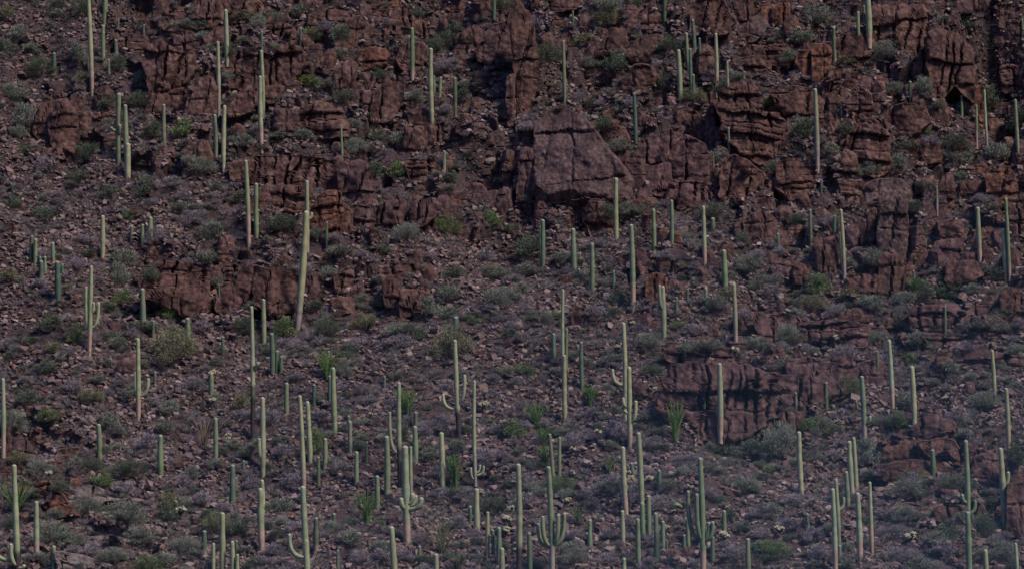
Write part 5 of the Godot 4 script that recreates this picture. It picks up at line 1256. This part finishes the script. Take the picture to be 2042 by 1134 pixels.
# ---------------------------------------------------------------- shrubs
# sheet: x, y of foot, width, height, kind (g grey green, d dark green, b bright green, o olive, p dry purple grey)
var SHRUBS := {
"00": [[30,120,120,100,"o"],[470,110,180,140,"d"],[100,260,120,120,"g"],[230,470,190,160,"d"],[460,380,130,120,"g"],[60,600,190,120,"g"],[150,760,160,150,"g"],[90,835,120,100,"g"],[480,500,120,90,"o"],[690,430,120,120,"d"],[820,540,150,120,"g"],[830,645,170,120,"d"],[900,825,130,120,"d"],[1090,835,160,140,"b"],[1200,270,140,90,"g"],[1440,120,150,70,"o"],[1080,170,160,60,"g"],[520,980,230,150,"d"],[470,1100,190,110,"d"],[880,1105,150,70,"g"],[1200,1035,190,110,"g"],[1420,880,150,100,"g"],[640,650,120,110,"d"],[1350,345,110,110,"d"],[1530,180,110,100,"g"],[40,330,130,110,"d"],[180,330,120,90,"g"],[330,60,120,90,"d"],[280,1010,140,90,"p"],[140,930,120,80,"d"],[990,1130,160,90,"p"],[1300,920,100,90,"d"]],
"01": [[60,130,170,90,"g"],[270,110,150,90,"g"],[330,240,130,100,"o"],[490,360,120,90,"o"],[300,525,160,110,"b"],[420,535,130,80,"g"],[520,610,130,90,"d"],[500,250,120,120,"d"],[960,110,80,90,"d"],[1060,320,120,120,"d"],[1140,300,120,130,"d"],[1190,200,110,90,"d"],[1140,430,180,110,"p"],[740,870,150,110,"d"],[850,865,100,90,"g"],[600,935,190,130,"g"],[850,1055,130,100,"b"],[940,610,130,80,"g"],[1230,600,140,80,"d"],[1470,725,150,130,"g"],[720,480,160,90,"d"],[110,860,160,90,"g"],[1190,1015,140,60,"g"],[280,835,120,70,"g"],[1480,60,140,90,"d"],[570,770,120,70,"g"],[700,1060,120,110,"d"],[1030,480,110,80,"g"],[1120,680,90,70,"p"]],
"02": [[570,165,190,140,"o"],[430,295,150,120,"o"],[210,385,210,150,"d"],[470,415,170,90,"g"],[630,435,160,150,"d"],[930,310,150,110,"d"],[930,545,180,130,"d"],[1080,615,190,110,"o"],[650,690,120,120,"g"],[640,925,190,120,"g"],[590,85,150,120,"g"],[1230,985,120,110,"g"],[150,200,150,120,"p"],[1010,320,110,90,"d"],[720,640,100,70,"p"],[1350,480,110,60,"g"],[560,780,120,100,"d"],[1250,560,90,100,"d"]],
"03": [[300,155,260,150,"g"],[240,255,160,80,"g"],[480,395,150,80,"o"],[730,355,170,130,"g"],[770,585,180,110,"g"],[40,645,110,80,"b"],[960,565,100,120,"g"],[1140,585,160,160,"b"],[960,815,110,80,"o"],[1150,905,210,130,"d"],[1200,695,110,100,"g"],[490,825,120,100,"d"],[230,835,160,150,"d"],[640,1055,170,110,"g"],[800,1025,140,120,"g"],[870,905,160,80,"d"],[1390,955,150,110,"g"],[1360,305,160,90,"d"],[1520,795,120,160,"d"],[1370,665,130,180,"d"],[1170,975,150,90,"g"],[60,1045,120,100,"d"],[410,965,150,110,"g"],[150,385,150,100,"g"],[1200,180,160,90,"d"],[1000,880,120,80,"p"],[1460,930,110,90,"g"],[980,1130,120,70,"d"]],
"10": [[270,195,160,100,"d"],[760,195,110,70,"b"],[80,125,120,80,"d"],[730,465,150,110,"g"],[55,565,110,100,"o"],[700,565,120,130,"g"],[710,705,120,120,"b"],[1010,805,170,120,"b"],[1030,1065,310,260,"o"],[290,855,150,120,"d"],[450,925,110,100,"b"],[320,985,130,80,"o"],[700,955,120,80,"g"],[1260,315,140,130,"g"],[640,65,160,90,"d"],[850,65,160,90,"d"],[1440,885,190,150,"d"],[1280,585,90,60,"g"],[280,1105,150,100,"d"],[1230,445,140,80,"g"],[930,335,190,110,"p"],[1140,235,170,120,"p"],[1200,865,120,90,"p"],[50,965,130,80,"p"],[460,490,130,80,"p"],[640,740,120,70,"d"],[230,600,120,70,"p"],[1060,150,150,80,"g"],[900,560,110,110,"d"],[480,330,110,60,"p"],[1420,100,130,90,"d"]],
"11": [[160,265,200,130,"d"],[160,885,160,130,"b"],[430,895,180,130,"d"],[650,855,200,130,"o"],[900,335,200,140,"g"],[1130,285,190,140,"b"],[1400,245,120,120,"b"],[1180,545,140,90,"d"],[1150,685,150,110,"g"],[1140,785,160,90,"g"],[1290,815,100,80,"b"],[1160,1035,280,250,"o"],[900,875,260,90,"g"],[430,565,130,110,"g"],[740,725,140,100,"g"],[1430,705,200,120,"g"],[1530,275,90,70,"d"],[350,315,120,90,"g"],[500,405,160,70,"g"],[1030,755,130,110,"g"],[1420,545,210,100,"g"],[520,1115,110,100,"g"],[330,920,120,90,"p"],[600,960,150,80,"p"],[850,960,160,100,"p"],[1470,1010,130,80,"p"],[1350,440,140,80,"p"],[760,400,120,70,"d"],[240,970,130,80,"p"],[980,910,110,70,"d"],[30,1010,100,70,"p"],[1030,440,110,70,"p"]],
"12": [[110,525,150,90,"g"],[720,175,180,110,"g"],[100,425,160,150,"d"],[430,565,120,90,"g"],[650,695,150,110,"d"],[1430,505,180,120,"g"],[1210,735,150,110,"g"],[820,965,180,120,"g"],[150,805,210,90,"g"],[1080,985,190,90,"g"],[1380,335,90,90,"d"],[80,1115,120,90,"b"],[270,785,90,70,"b"],[1000,845,110,70,"b"],[1180,975,150,90,"g"],[1300,655,120,90,"o"],[1490,605,170,100,"g"],[570,195,120,110,"d"],[900,425,120,60,"p"],[900,1035,140,60,"g"],[1460,965,160,90,"g"],[1200,195,190,120,"d"],[830,1115,160,80,"d"],[300,450,110,80,"g"],[500,770,140,80,"p"],[1080,880,140,80,"p"],[560,1060,120,70,"p"],[1380,800,140,90,"p"],[60,920,150,80,"p"],[1040,330,120,80,"g"]],
"13": [[330,635,160,130,"b"],[300,725,190,100,"o"],[510,665,130,80,"o"],[1130,665,220,140,"b"],[800,855,210,160,"g"],[840,705,140,100,"g"],[640,735,160,110,"g"],[950,665,150,130,"d"],[660,945,210,110,"g"],[150,925,170,130,"g"],[1380,565,160,110,"d"],[910,155,100,90,"d"],[660,485,140,130,"g"],[160,395,140,50,"g"],[120,1095,210,110,"g"],[1350,855,270,100,"g"],[900,1065,120,110,"b"],[1100,1105,160,90,"g"],[350,585,110,80,"d"],[1450,785,160,80,"d"],[210,215,110,80,"d"],[930,945,150,100,"g"],[1220,980,140,80,"p"],[480,1010,150,90,"p"],[1500,1010,120,100,"g"],[60,640,130,80,"p"],[420,770,120,80,"p"],[740,1060,120,80,"p"],[1250,640,130,80,"g"]],
"20": [[60,315,200,140,"g"],[290,265,170,110,"b"],[100,525,190,110,"o"],[230,605,180,130,"g"],[540,565,180,110,"d"],[760,595,270,130,"d"],[610,645,140,110,"b"],[740,695,160,90,"p"],[500,825,210,140,"g"],[740,865,270,150,"g"],[830,1005,210,140,"g"],[300,995,240,160,"g"],[420,1015,210,110,"g"],[660,1105,210,110,"g"],[880,1150,210,110,"b"],[1000,785,140,120,"o"],[1000,865,130,130,"d"],[1290,935,200,150,"o"],[1110,1065,200,140,"g"],[1000,235,140,110,"g"],[780,135,120,110,"g"],[1150,85,180,110,"p"],[1430,185,130,110,"o"],[650,335,160,130,"g"],[870,435,160,120,"p"],[540,145,180,100,"o"],[1400,945,140,140,"d"],[220,1105,190,80,"g"],[1500,1140,130,90,"d"],[1090,655,160,90,"p"],[150,160,130,100,"d"],[430,90,140,90,"p"],[920,190,130,90,"p"],[1130,600,120,80,"g"],[1480,620,110,80,"p"],[1180,760,130,90,"p"],[980,330,120,90,"g"],[60,900,130,100,"d"],[340,680,120,90,"d"]],
"21": [[370,155,90,80,"g"],[360,445,110,150,"b"],[620,435,120,90,"g"],[1420,805,200,120,"d"],[1520,355,150,120,"d"],[1040,335,170,110,"p"],[870,385,90,120,"d"],[150,805,160,100,"g"],[1030,485,130,80,"g"],[240,925,140,80,"p"],[740,1105,160,100,"p"],[560,1005,140,110,"g"],[90,275,150,100,"p"],[400,265,160,80,"p"],[1100,725,140,80,"p"],[500,560,120,80,"p"],[1000,1000,140,90,"p"],[150,470,130,90,"p"],[1440,500,130,80,"p"],[620,1110,140,90,"p"],[1150,80,110,80,"p"],[90,1060,130,80,"p"],[690,160,120,70,"p"],[490,170,110,70,"p"],[1210,900,130,90,"p"],[870,1090,130,80,"p"],[1060,600,120,80,"p"],[210,640,130,80,"p"]],
"22": [[20,375,130,130,"b"],[310,675,170,120,"b"],[380,1115,170,120,"g"],[1400,685,200,100,"g"],[1490,845,180,110,"p"],[1230,445,210,80,"d"],[1530,575,80,70,"b"],[890,255,110,120,"b"],[620,365,130,120,"p"],[380,425,140,110,"p"],[1030,535,190,100,"p"],[620,645,150,90,"p"],[700,765,150,140,"p"],[1340,485,160,90,"g"],[1390,385,130,90,"g"],[590,965,160,80,"p"],[900,785,150,100,"p"],[1510,1045,130,110,"b"],[1300,865,120,90,"d"],[1490,465,130,80,"g"],[100,760,150,90,"p"],[480,720,150,90,"p"],[830,1010,140,80,"p"],[1150,720,150,80,"p"],[1340,1080,160,90,"p"],[580,1110,140,80,"p"],[60,640,140,90,"p"],[460,240,120,70,"p"],[820,430,130,80,"p"],[1080,880,120,70,"p"],[1480,960,140,80,"p"]],
"23": [[100,495,240,250,"g"],[320,345,290,130,"b"],[630,525,160,170,"g"],[850,195,150,130,"g"],[810,305,130,120,"b"],[500,105,190,140,"b"],[1330,185,230,120,"g"],[1240,355,150,60,"g"],[1510,545,140,200,"d"],[1170,695,240,140,"d"],[900,625,190,100,"b"],[850,705,230,110,"g"],[1020,865,170,90,"b"],[850,865,190,130,"g"],[1120,925,160,90,"d"],[1080,995,230,100,"g"],[1320,965,170,180,"d"],[60,1085,210,140,"b"],[290,985,150,110,"p"],[780,965,210,120,"p"],[1430,1105,190,150,"g"],[1100,1065,160,110,"p"],[330,1085,140,100,"p"],[870,1095,170,90,"p"],[500,1140,130,70,"g"],[950,1140,160,80,"g"],[50,845,160,110,"g"],[700,595,140,90,"p"],[1160,265,190,90,"p"],[430,500,140,80,"p"],[180,760,140,80,"p"],[620,1000,140,80,"p"],[730,850,150,90,"p"],[1280,1090,140,90,"g"],[160,900,140,80,"p"]],
}
var leaf_tone := {"g": Color(0.20, 0.222, 0.172), "d": Color(0.105, 0.13, 0.088), "b": Color(0.15, 0.205, 0.09), "o": Color(0.19, 0.195, 0.115), "p": Color(0.25, 0.222, 0.235)}

func shrub_mesh(kind: String, r: RandomNumberGenerator, fine := 1.0) -> Array:
	# foliage and twigs of one bush in a unit box: many small leaves in uneven clumps
	var lt := PackedVector3Array()
	var lc := PackedColorArray()
	var tt := PackedVector3Array()
	var tc := PackedColorArray()
	var clumps := int((34 if kind != "p" else 26) * (1.0 if fine == 1.0 else 1.9))
	var per := 95 if fine == 1.0 else 120
	var tone: Color = leaf_tone[kind]
	for i in clumps:
		var an := r.randf() * TAU
		var rr := sqrt(r.randf()) * 0.42
		var top := sqrt(maxf(0.02, 1.0 - pow(rr / 0.5, 2.0)))
		var c := Vector3(cos(an) * rr, r.randf_range(0.25, 0.95) * top * 0.92, sin(an) * rr)
		var size := r.randf_range(0.08, 0.17) * lerpf(1.0, fine, 0.5)
		var ct := tone * r.randf_range(0.72, 1.3)
		# twig
		var a := Vector3(cos(an) * 0.03, -0.08, sin(an) * 0.03)
		var m := Vector3(c.x * 0.5, c.y * 0.35, c.z * 0.5)
		var w := 0.010
		for seg in [[a, m], [m, c]]:
			for z in 3:
				var u := Vector3(cos(TAU * z / 3.0), 0, sin(TAU * z / 3.0)) * w
				var v := Vector3(cos(TAU * (z + 1) / 3.0), 0, sin(TAU * (z + 1) / 3.0)) * w
				tt.append_array(PackedVector3Array([seg[0] + u, seg[1] + u, seg[0] + v, seg[0] + v, seg[1] + u, seg[1] + v]))
				for q in 6:
					tc.append(Color(0.11, 0.09, 0.075))
			w *= 0.6
		for j in per:
			var d := Vector3(r.randfn(), r.randfn() * 0.8, r.randfn()) * size * 0.6
			var p := c + d
			if p.y < -0.02:
				p.y = r.randf_range(0.0, 0.12)
			var long := r.randf_range(0.03, 0.055)
			var wide := 0.02
			var dir := (p * 1.1 + Vector3(r.randf_range(-0.6, 0.6), r.randf_range(0.0, 0.7), r.randf_range(-0.6, 0.6))).normalized()
			if kind == "g" or kind == "p":
				long = r.randf_range(0.06, 0.13)
				wide = 0.011
			long *= fine
			wide *= fine
			var sd := dir.cross(Vector3(r.randf() - 0.5, r.randf() - 0.5, r.randf() - 0.5)).normalized() * wide
			lt.append_array(PackedVector3Array([p, p + dir * long * 0.5 + sd, p + dir * long, p, p + dir * long, p + dir * long * 0.5 - sd]))
			var cc := ct * r.randf_range(0.75, 1.25)
			for q in 6:
				lc.append(cc)
	return [flat_mesh(lt, lc), flat_mesh(tt, tc)]

func build_shrubs() -> void:
	var r := RandomNumberGenerator.new()
	r.seed = 99
	var kinds := {}
	for k in leaf_tone:
		var a := []
		for i in 4:
			a.append(shrub_mesh(k, r))
		for i in 3:
			a.append(shrub_mesh(k, r, 0.55))
		kinds[k] = a
	for sheet in SHRUBS:
		for s in SHRUBS[sheet]:
			var foot := px(sheet, s[0], s[1])
			var at := world_hit(foot)
			var k := per_m(at)
			var w: float = s[2] * TILE / k * 1.05
			var h: float = s[3] * TILE / k * 1.08
			var t := base("desert_shrub", at)
			var v: Array = kinds[s[4]][r.randi() % 4 if s[2] < 165 else 4 + r.randi() % 3]
			var xf := Transform3D(Basis(Vector3.UP, r.randf() * TAU) * Basis.from_scale(Vector3(w, h, w)), Vector3(0, -0.05, -w * 0.15))
			part("twigs", v[1], mats.leaf_w, t).transform = xf
			part("foliage", v[0], mats["leaf_" + s[4]], t).transform = xf
			var look: String = ("broad" if s[2] > 185 else "small" if s[2] < 125 else "rounded") + {"g": " grey green shrub", "d": " dark green shrub", "b": " bright green shrub", "o": " olive shrub", "p": " dry purple grey shrub"}[s[4]]
			todo.append({"n": t, "look": look, "cat": "shrub", "group": "shrubs on the hillside", "p": foot})

func build_low_brush() -> void:
	var r := RandomNumberGenerator.new()
	r.seed = 4242
	var meshes := []
	for k in ["g", "g", "p", "p", "d"]:
		meshes.append(shrub_mesh(k, r)[0])
	scatter("low_brush", meshes, mats.leaf_g, 8000, r, "small grey green and mauve brush scattered over the slope", func(q: RandomNumberGenerator) -> Array:
		var x := q.randf_range(-56, 56)
		var s := q.randf_range(-72, 82)
		var thick := n_mid.get_noise_2d(x * 0.5 + 120.0, s * 0.5) + 0.7 * n_low.get_noise_2d(x * 2.0 - 60.0, s * 2.0)
		if q.randf() > (0.5 if s < 5.0 else 0.2) + thick * 1.4:
			return []
		var size := q.randf_range(0.5, 1.5)
		return [Transform3D(Basis(Vector3.UP, q.randf() * TAU) * Basis.from_scale(Vector3(size, size * q.randf_range(0.5, 0.8), size)), on_slope(x, s) - C + Vector3(0, -0.04, 0)), Color.WHITE * q.randf_range(0.75, 1.15)])

# ---------------------------------------------------------------- loose stones, scree and dry tufts
func stone_mesh(r: RandomNumberGenerator) -> ArrayMesh:
	# an angular stone: a box cut down by random planes
	var g := []
	var cuts := []
	for i in 7:
		cuts.append([Vector3(r.randfn(), r.randfn(), r.randfn()).normalized(), r.randf_range(0.55, 0.85)])
	var tri := PackedVector3Array()
	for s in [[Vector3(0, 0, 1), Vector3(1, 0, 0), Vector3(0, 1, 0)], [Vector3(1, 0, 0), Vector3(0, 0, -1), Vector3(0, 1, 0)], [Vector3(-1, 0, 0), Vector3(0, 0, 1), Vector3(0, 1, 0)], [Vector3(0, 1, 0), Vector3(1, 0, 0), Vector3(0, 0, -1)], [Vector3(0, 0, -1), Vector3(-1, 0, 0), Vector3(0, 1, 0)]]:
		var q := PackedVector3Array()
		for j in 3:
			for i in 3:
				var p: Vector3 = s[0] + s[1] * (i - 1.0) + s[2] * (j - 1.0)
				for c in cuts:
					var n: Vector3 = c[0]
					var over: float = p.dot(n) - c[1]
					if over > 0.0:
						p -= n * over
				q.append(p * 0.6)
		for j in 2:
			for i in 2:
				var a := j * 3 + i
				tri.append_array(PackedVector3Array([q[a], q[a + 3], q[a + 1], q[a + 1], q[a + 3], q[a + 4]]))
	var cols := PackedColorArray()
	cols.resize(tri.size())
	cols.fill(Color.WHITE)
	return flat_mesh(tri, cols)

func stone_tone(r: RandomNumberGenerator) -> Color:
	var a: Array = [Color(0.14, 0.095, 0.082), Color(0.17, 0.12, 0.106), Color(0.10, 0.074, 0.072), Color(0.20, 0.15, 0.135), Color(0.13, 0.105, 0.106), Color(0.25, 0.20, 0.18)]
	return (a[r.randi() % a.size()] as Color) * r.randf_range(0.75, 1.15)

var stone_kinds: Array = []

func build_loose_stones() -> void:
	var r := RandomNumberGenerator.new()
	r.seed = 71
	for i in 8:
		stone_kinds.append(stone_mesh(r))
	var tints := []
	for i in 10:
		var m := rock_mat("loose_rock", mats.r.albedo_texture if i % 2 == 0 else mats.k.albedo_texture, Color(1, 1, 1).lerp(Color(0.8, 0.8, 0.86), r.randf()), mats.r.normal_texture, 0.4)
		tints.append(m)
	var n := 0
	var tries := 0
	while n < 230 and tries < 4000:
		tries += 1
		var p := Vector2(r.randf_range(10, 2032), r.randf_range(60, 1124))
		# mostly on the open scree on the left and between the outcrops
		var open := 1.0 if p.x < 300 and p.y > 280 else 0.8 if p.y > 640 else 0.35
		if r.randf() > open:
			continue
		var clash := false
		for st in stems:
			if absf(p.x - st[0].x) < 20.0 and p.y < st[0].y + 14.0 and p.y > st[1].y - 8.0:
				clash = true
		if clash:
			continue
		var at := world_hit(p)
		var size := r.randf_range(0.4, 0.8) * (1.0 if r.randf() < 0.85 else 1.4)
		var o := MeshInstance3D.new()
		o.name = numbered("loose_stone")
		o.mesh = stone_kinds[r.randi() % 8]
		o.material_override = tints[r.randi() % tints.size()]
		add_child(o)
		var bs := Basis(Vector3(r.randf_range(-1, 1), r.randf_range(-1, 1), r.randf_range(-1, 1)).normalized(), r.randf_range(-0.5, 0.5)) * Basis(Vector3.UP, r.randf() * TAU) * Basis.from_scale(Vector3(size, size * r.randf_range(0.45, 0.8), size * r.randf_range(0.7, 1.1)))
		o.transform = Transform3D(bs, at + Vector3(0, size * 0.1, 0))
		todo.append({"n": o, "look": "large angular loose stone" if size > 0.8 else "small angular loose stone" if size < 0.6 else "angular loose stone", "cat": "stone", "group": "loose stones on the slope", "p": p})
		n += 1

func scatter(called: String, meshes: Array, mat: Material, count: int, r: RandomNumberGenerator, label: String, maker: Callable) -> void:
	var t := base(called, C)
	t.set_meta("kind", "stuff")
	t.set_meta("label", label)
	for k in meshes.size():
		var mm := MultiMesh.new()
		mm.transform_format = MultiMesh.TRANSFORM_3D
		mm.use_colors = true
		mm.mesh = meshes[k]
		var xs := []
		var cs := []
		for i in count / meshes.size():
			var got: Array = maker.call(r)
			if got.size():
				xs.append(got[0])
				cs.append(got[1])
		mm.instance_count = xs.size()
		for i in xs.size():
			mm.set_instance_transform(i, xs[i])
			mm.set_instance_color(i, cs[i])
		var o := MultiMeshInstance3D.new()
		o.name = "pieces"
		o.multimesh = mm
		o.material_override = mat
		t.add_child(o, true)

func build_scree() -> void:
	var r := RandomNumberGenerator.new()
	r.seed = 5150
	scatter("scree_stones", stone_kinds, mats.stone, 400000, r, "loose scree of angular reddish stones covering the slope", func(q: RandomNumberGenerator) -> Array:
		var x := q.randf_range(-56, 56)
		var s := q.randf_range(-72, 82)
		var thick := n_mid.get_noise_2d(x * 0.7 + 300.0, s * 0.7) + 0.7 * n_low.get_noise_2d(x * 2.0, s * 2.0 + 70.0)
		if q.randf() > 0.68 + thick * 1.0:
			return []
		var size := 0.12 + 0.38 * pow(q.randf(), 3.2) + (0.28 if q.randf() < 0.015 else 0.0)
		var bs := Basis(Vector3(q.randf_range(-1, 1), q.randf_range(-1, 1), q.randf_range(-1, 1)).normalized(), q.randf_range(-0.9, 0.9)) * Basis(Vector3.UP, q.randf() * TAU) * Basis.from_scale(Vector3(size, size * q.randf_range(0.4, 0.8), size * q.randf_range(0.7, 1.2)))
		return [Transform3D(bs, on_slope(x, s) + Vector3(0, size * 0.12, 0) - C), stone_tone(q)])

func build_tufts() -> void:
	var r := RandomNumberGenerator.new()
	r.seed = 616
	var kinds := []
	for k in 5:
		var tri := PackedVector3Array()
		var col := PackedColorArray()
		for i in 110:
			var an := r.randf() * TAU
			var p := Vector3(cos(an), 0, sin(an)) * r.randf_range(0.0, 0.35)
			var d := Vector3(p.x * 1.2 + r.randf_range(-0.3, 0.3), r.randf_range(0.25, 0.75), p.z * 1.2 + r.randf_range(-0.3, 0.3))
			var sd := d.cross(Vector3(r.randf() - 0.5, 0.2, r.randf() - 0.5)).normalized() * 0.03
			tri.append_array(PackedVector3Array([p - sd, p + d, p + sd]))
			var c := Color.WHITE * r.randf_range(0.7, 1.25)
			for q in 3:
				col.append(c)
		kinds.append(flat_mesh(tri, col))
	scatter("dry_ground_cover", kinds, mats.leaf_t, 80000, r, "low dry tufts and brittle ground cover between the stones", func(q: RandomNumberGenerator) -> Array:
		var x := q.randf_range(-56, 56)
		var s := q.randf_range(-72, 82)
		var thick := n_mid.get_noise_2d(x * 0.6 - 200.0, s * 0.6) + 0.6 * n_low.get_noise_2d(x * 2.4 + 30.0, s * 2.4)
		if q.randf() > 0.42 + thick * 1.3:
			return []
		var size := q.randf_range(0.28, 0.8)
		var tone: Color = [Color(0.25, 0.22, 0.235), Color(0.21, 0.19, 0.205), Color(0.22, 0.205, 0.165), Color(0.14, 0.145, 0.11), Color(0.26, 0.225, 0.205)][q.randi() % 5]
		return [Transform3D(Basis(Vector3.UP, q.randf() * TAU) * Basis.from_scale(Vector3(size, size * q.randf_range(0.6, 1.0), size)), on_slope(x, s) - C), tone * q.randf_range(0.8, 1.2)])

# ---------------------------------------------------------------- labels
func give_labels() -> void:
	var heaps := {}
	for d in todo:
		var p: Vector2 = d.p
		var best := {}
		var near := 1e9
		for m in marks:
			var q: Vector2 = m.p
			var dd := (q - p).length()
			if dd < near:
				near = dd
				best = m
		var off: Vector2 = p - (best.p as Vector2)
		var side := "at" if near < 28 else ("left of" if off.x < 0 else "right of") if absf(off.x) > absf(off.y) else ("above" if off.y < 0 else "below")
		var text: String = "%s %s the %s" % [d.look, side, best.name]
		if not heaps.has(text):
			heaps[text] = []
		heaps[text].append(d)
	var order := ["first", "second", "third", "fourth", "fifth", "sixth", "seventh", "eighth", "ninth", "tenth", "eleventh", "twelfth", "thirteenth", "fourteenth", "fifteenth", "sixteenth"]
	for text in heaps:
		var list: Array = heaps[text]
		list.sort_custom(func(a, b): return a.p.x < b.p.x)
		for i in list.size():
			var n: Node = list[i].n
			var full: String = text
			if list.size() > 1:
				full += ", " + (order[i] if i < order.size() else str(i + 1) + "th") + " from left"
			n.set_meta("label", full)
			n.set_meta("category", list[i].cat)
			n.set_meta("group", list[i].group)
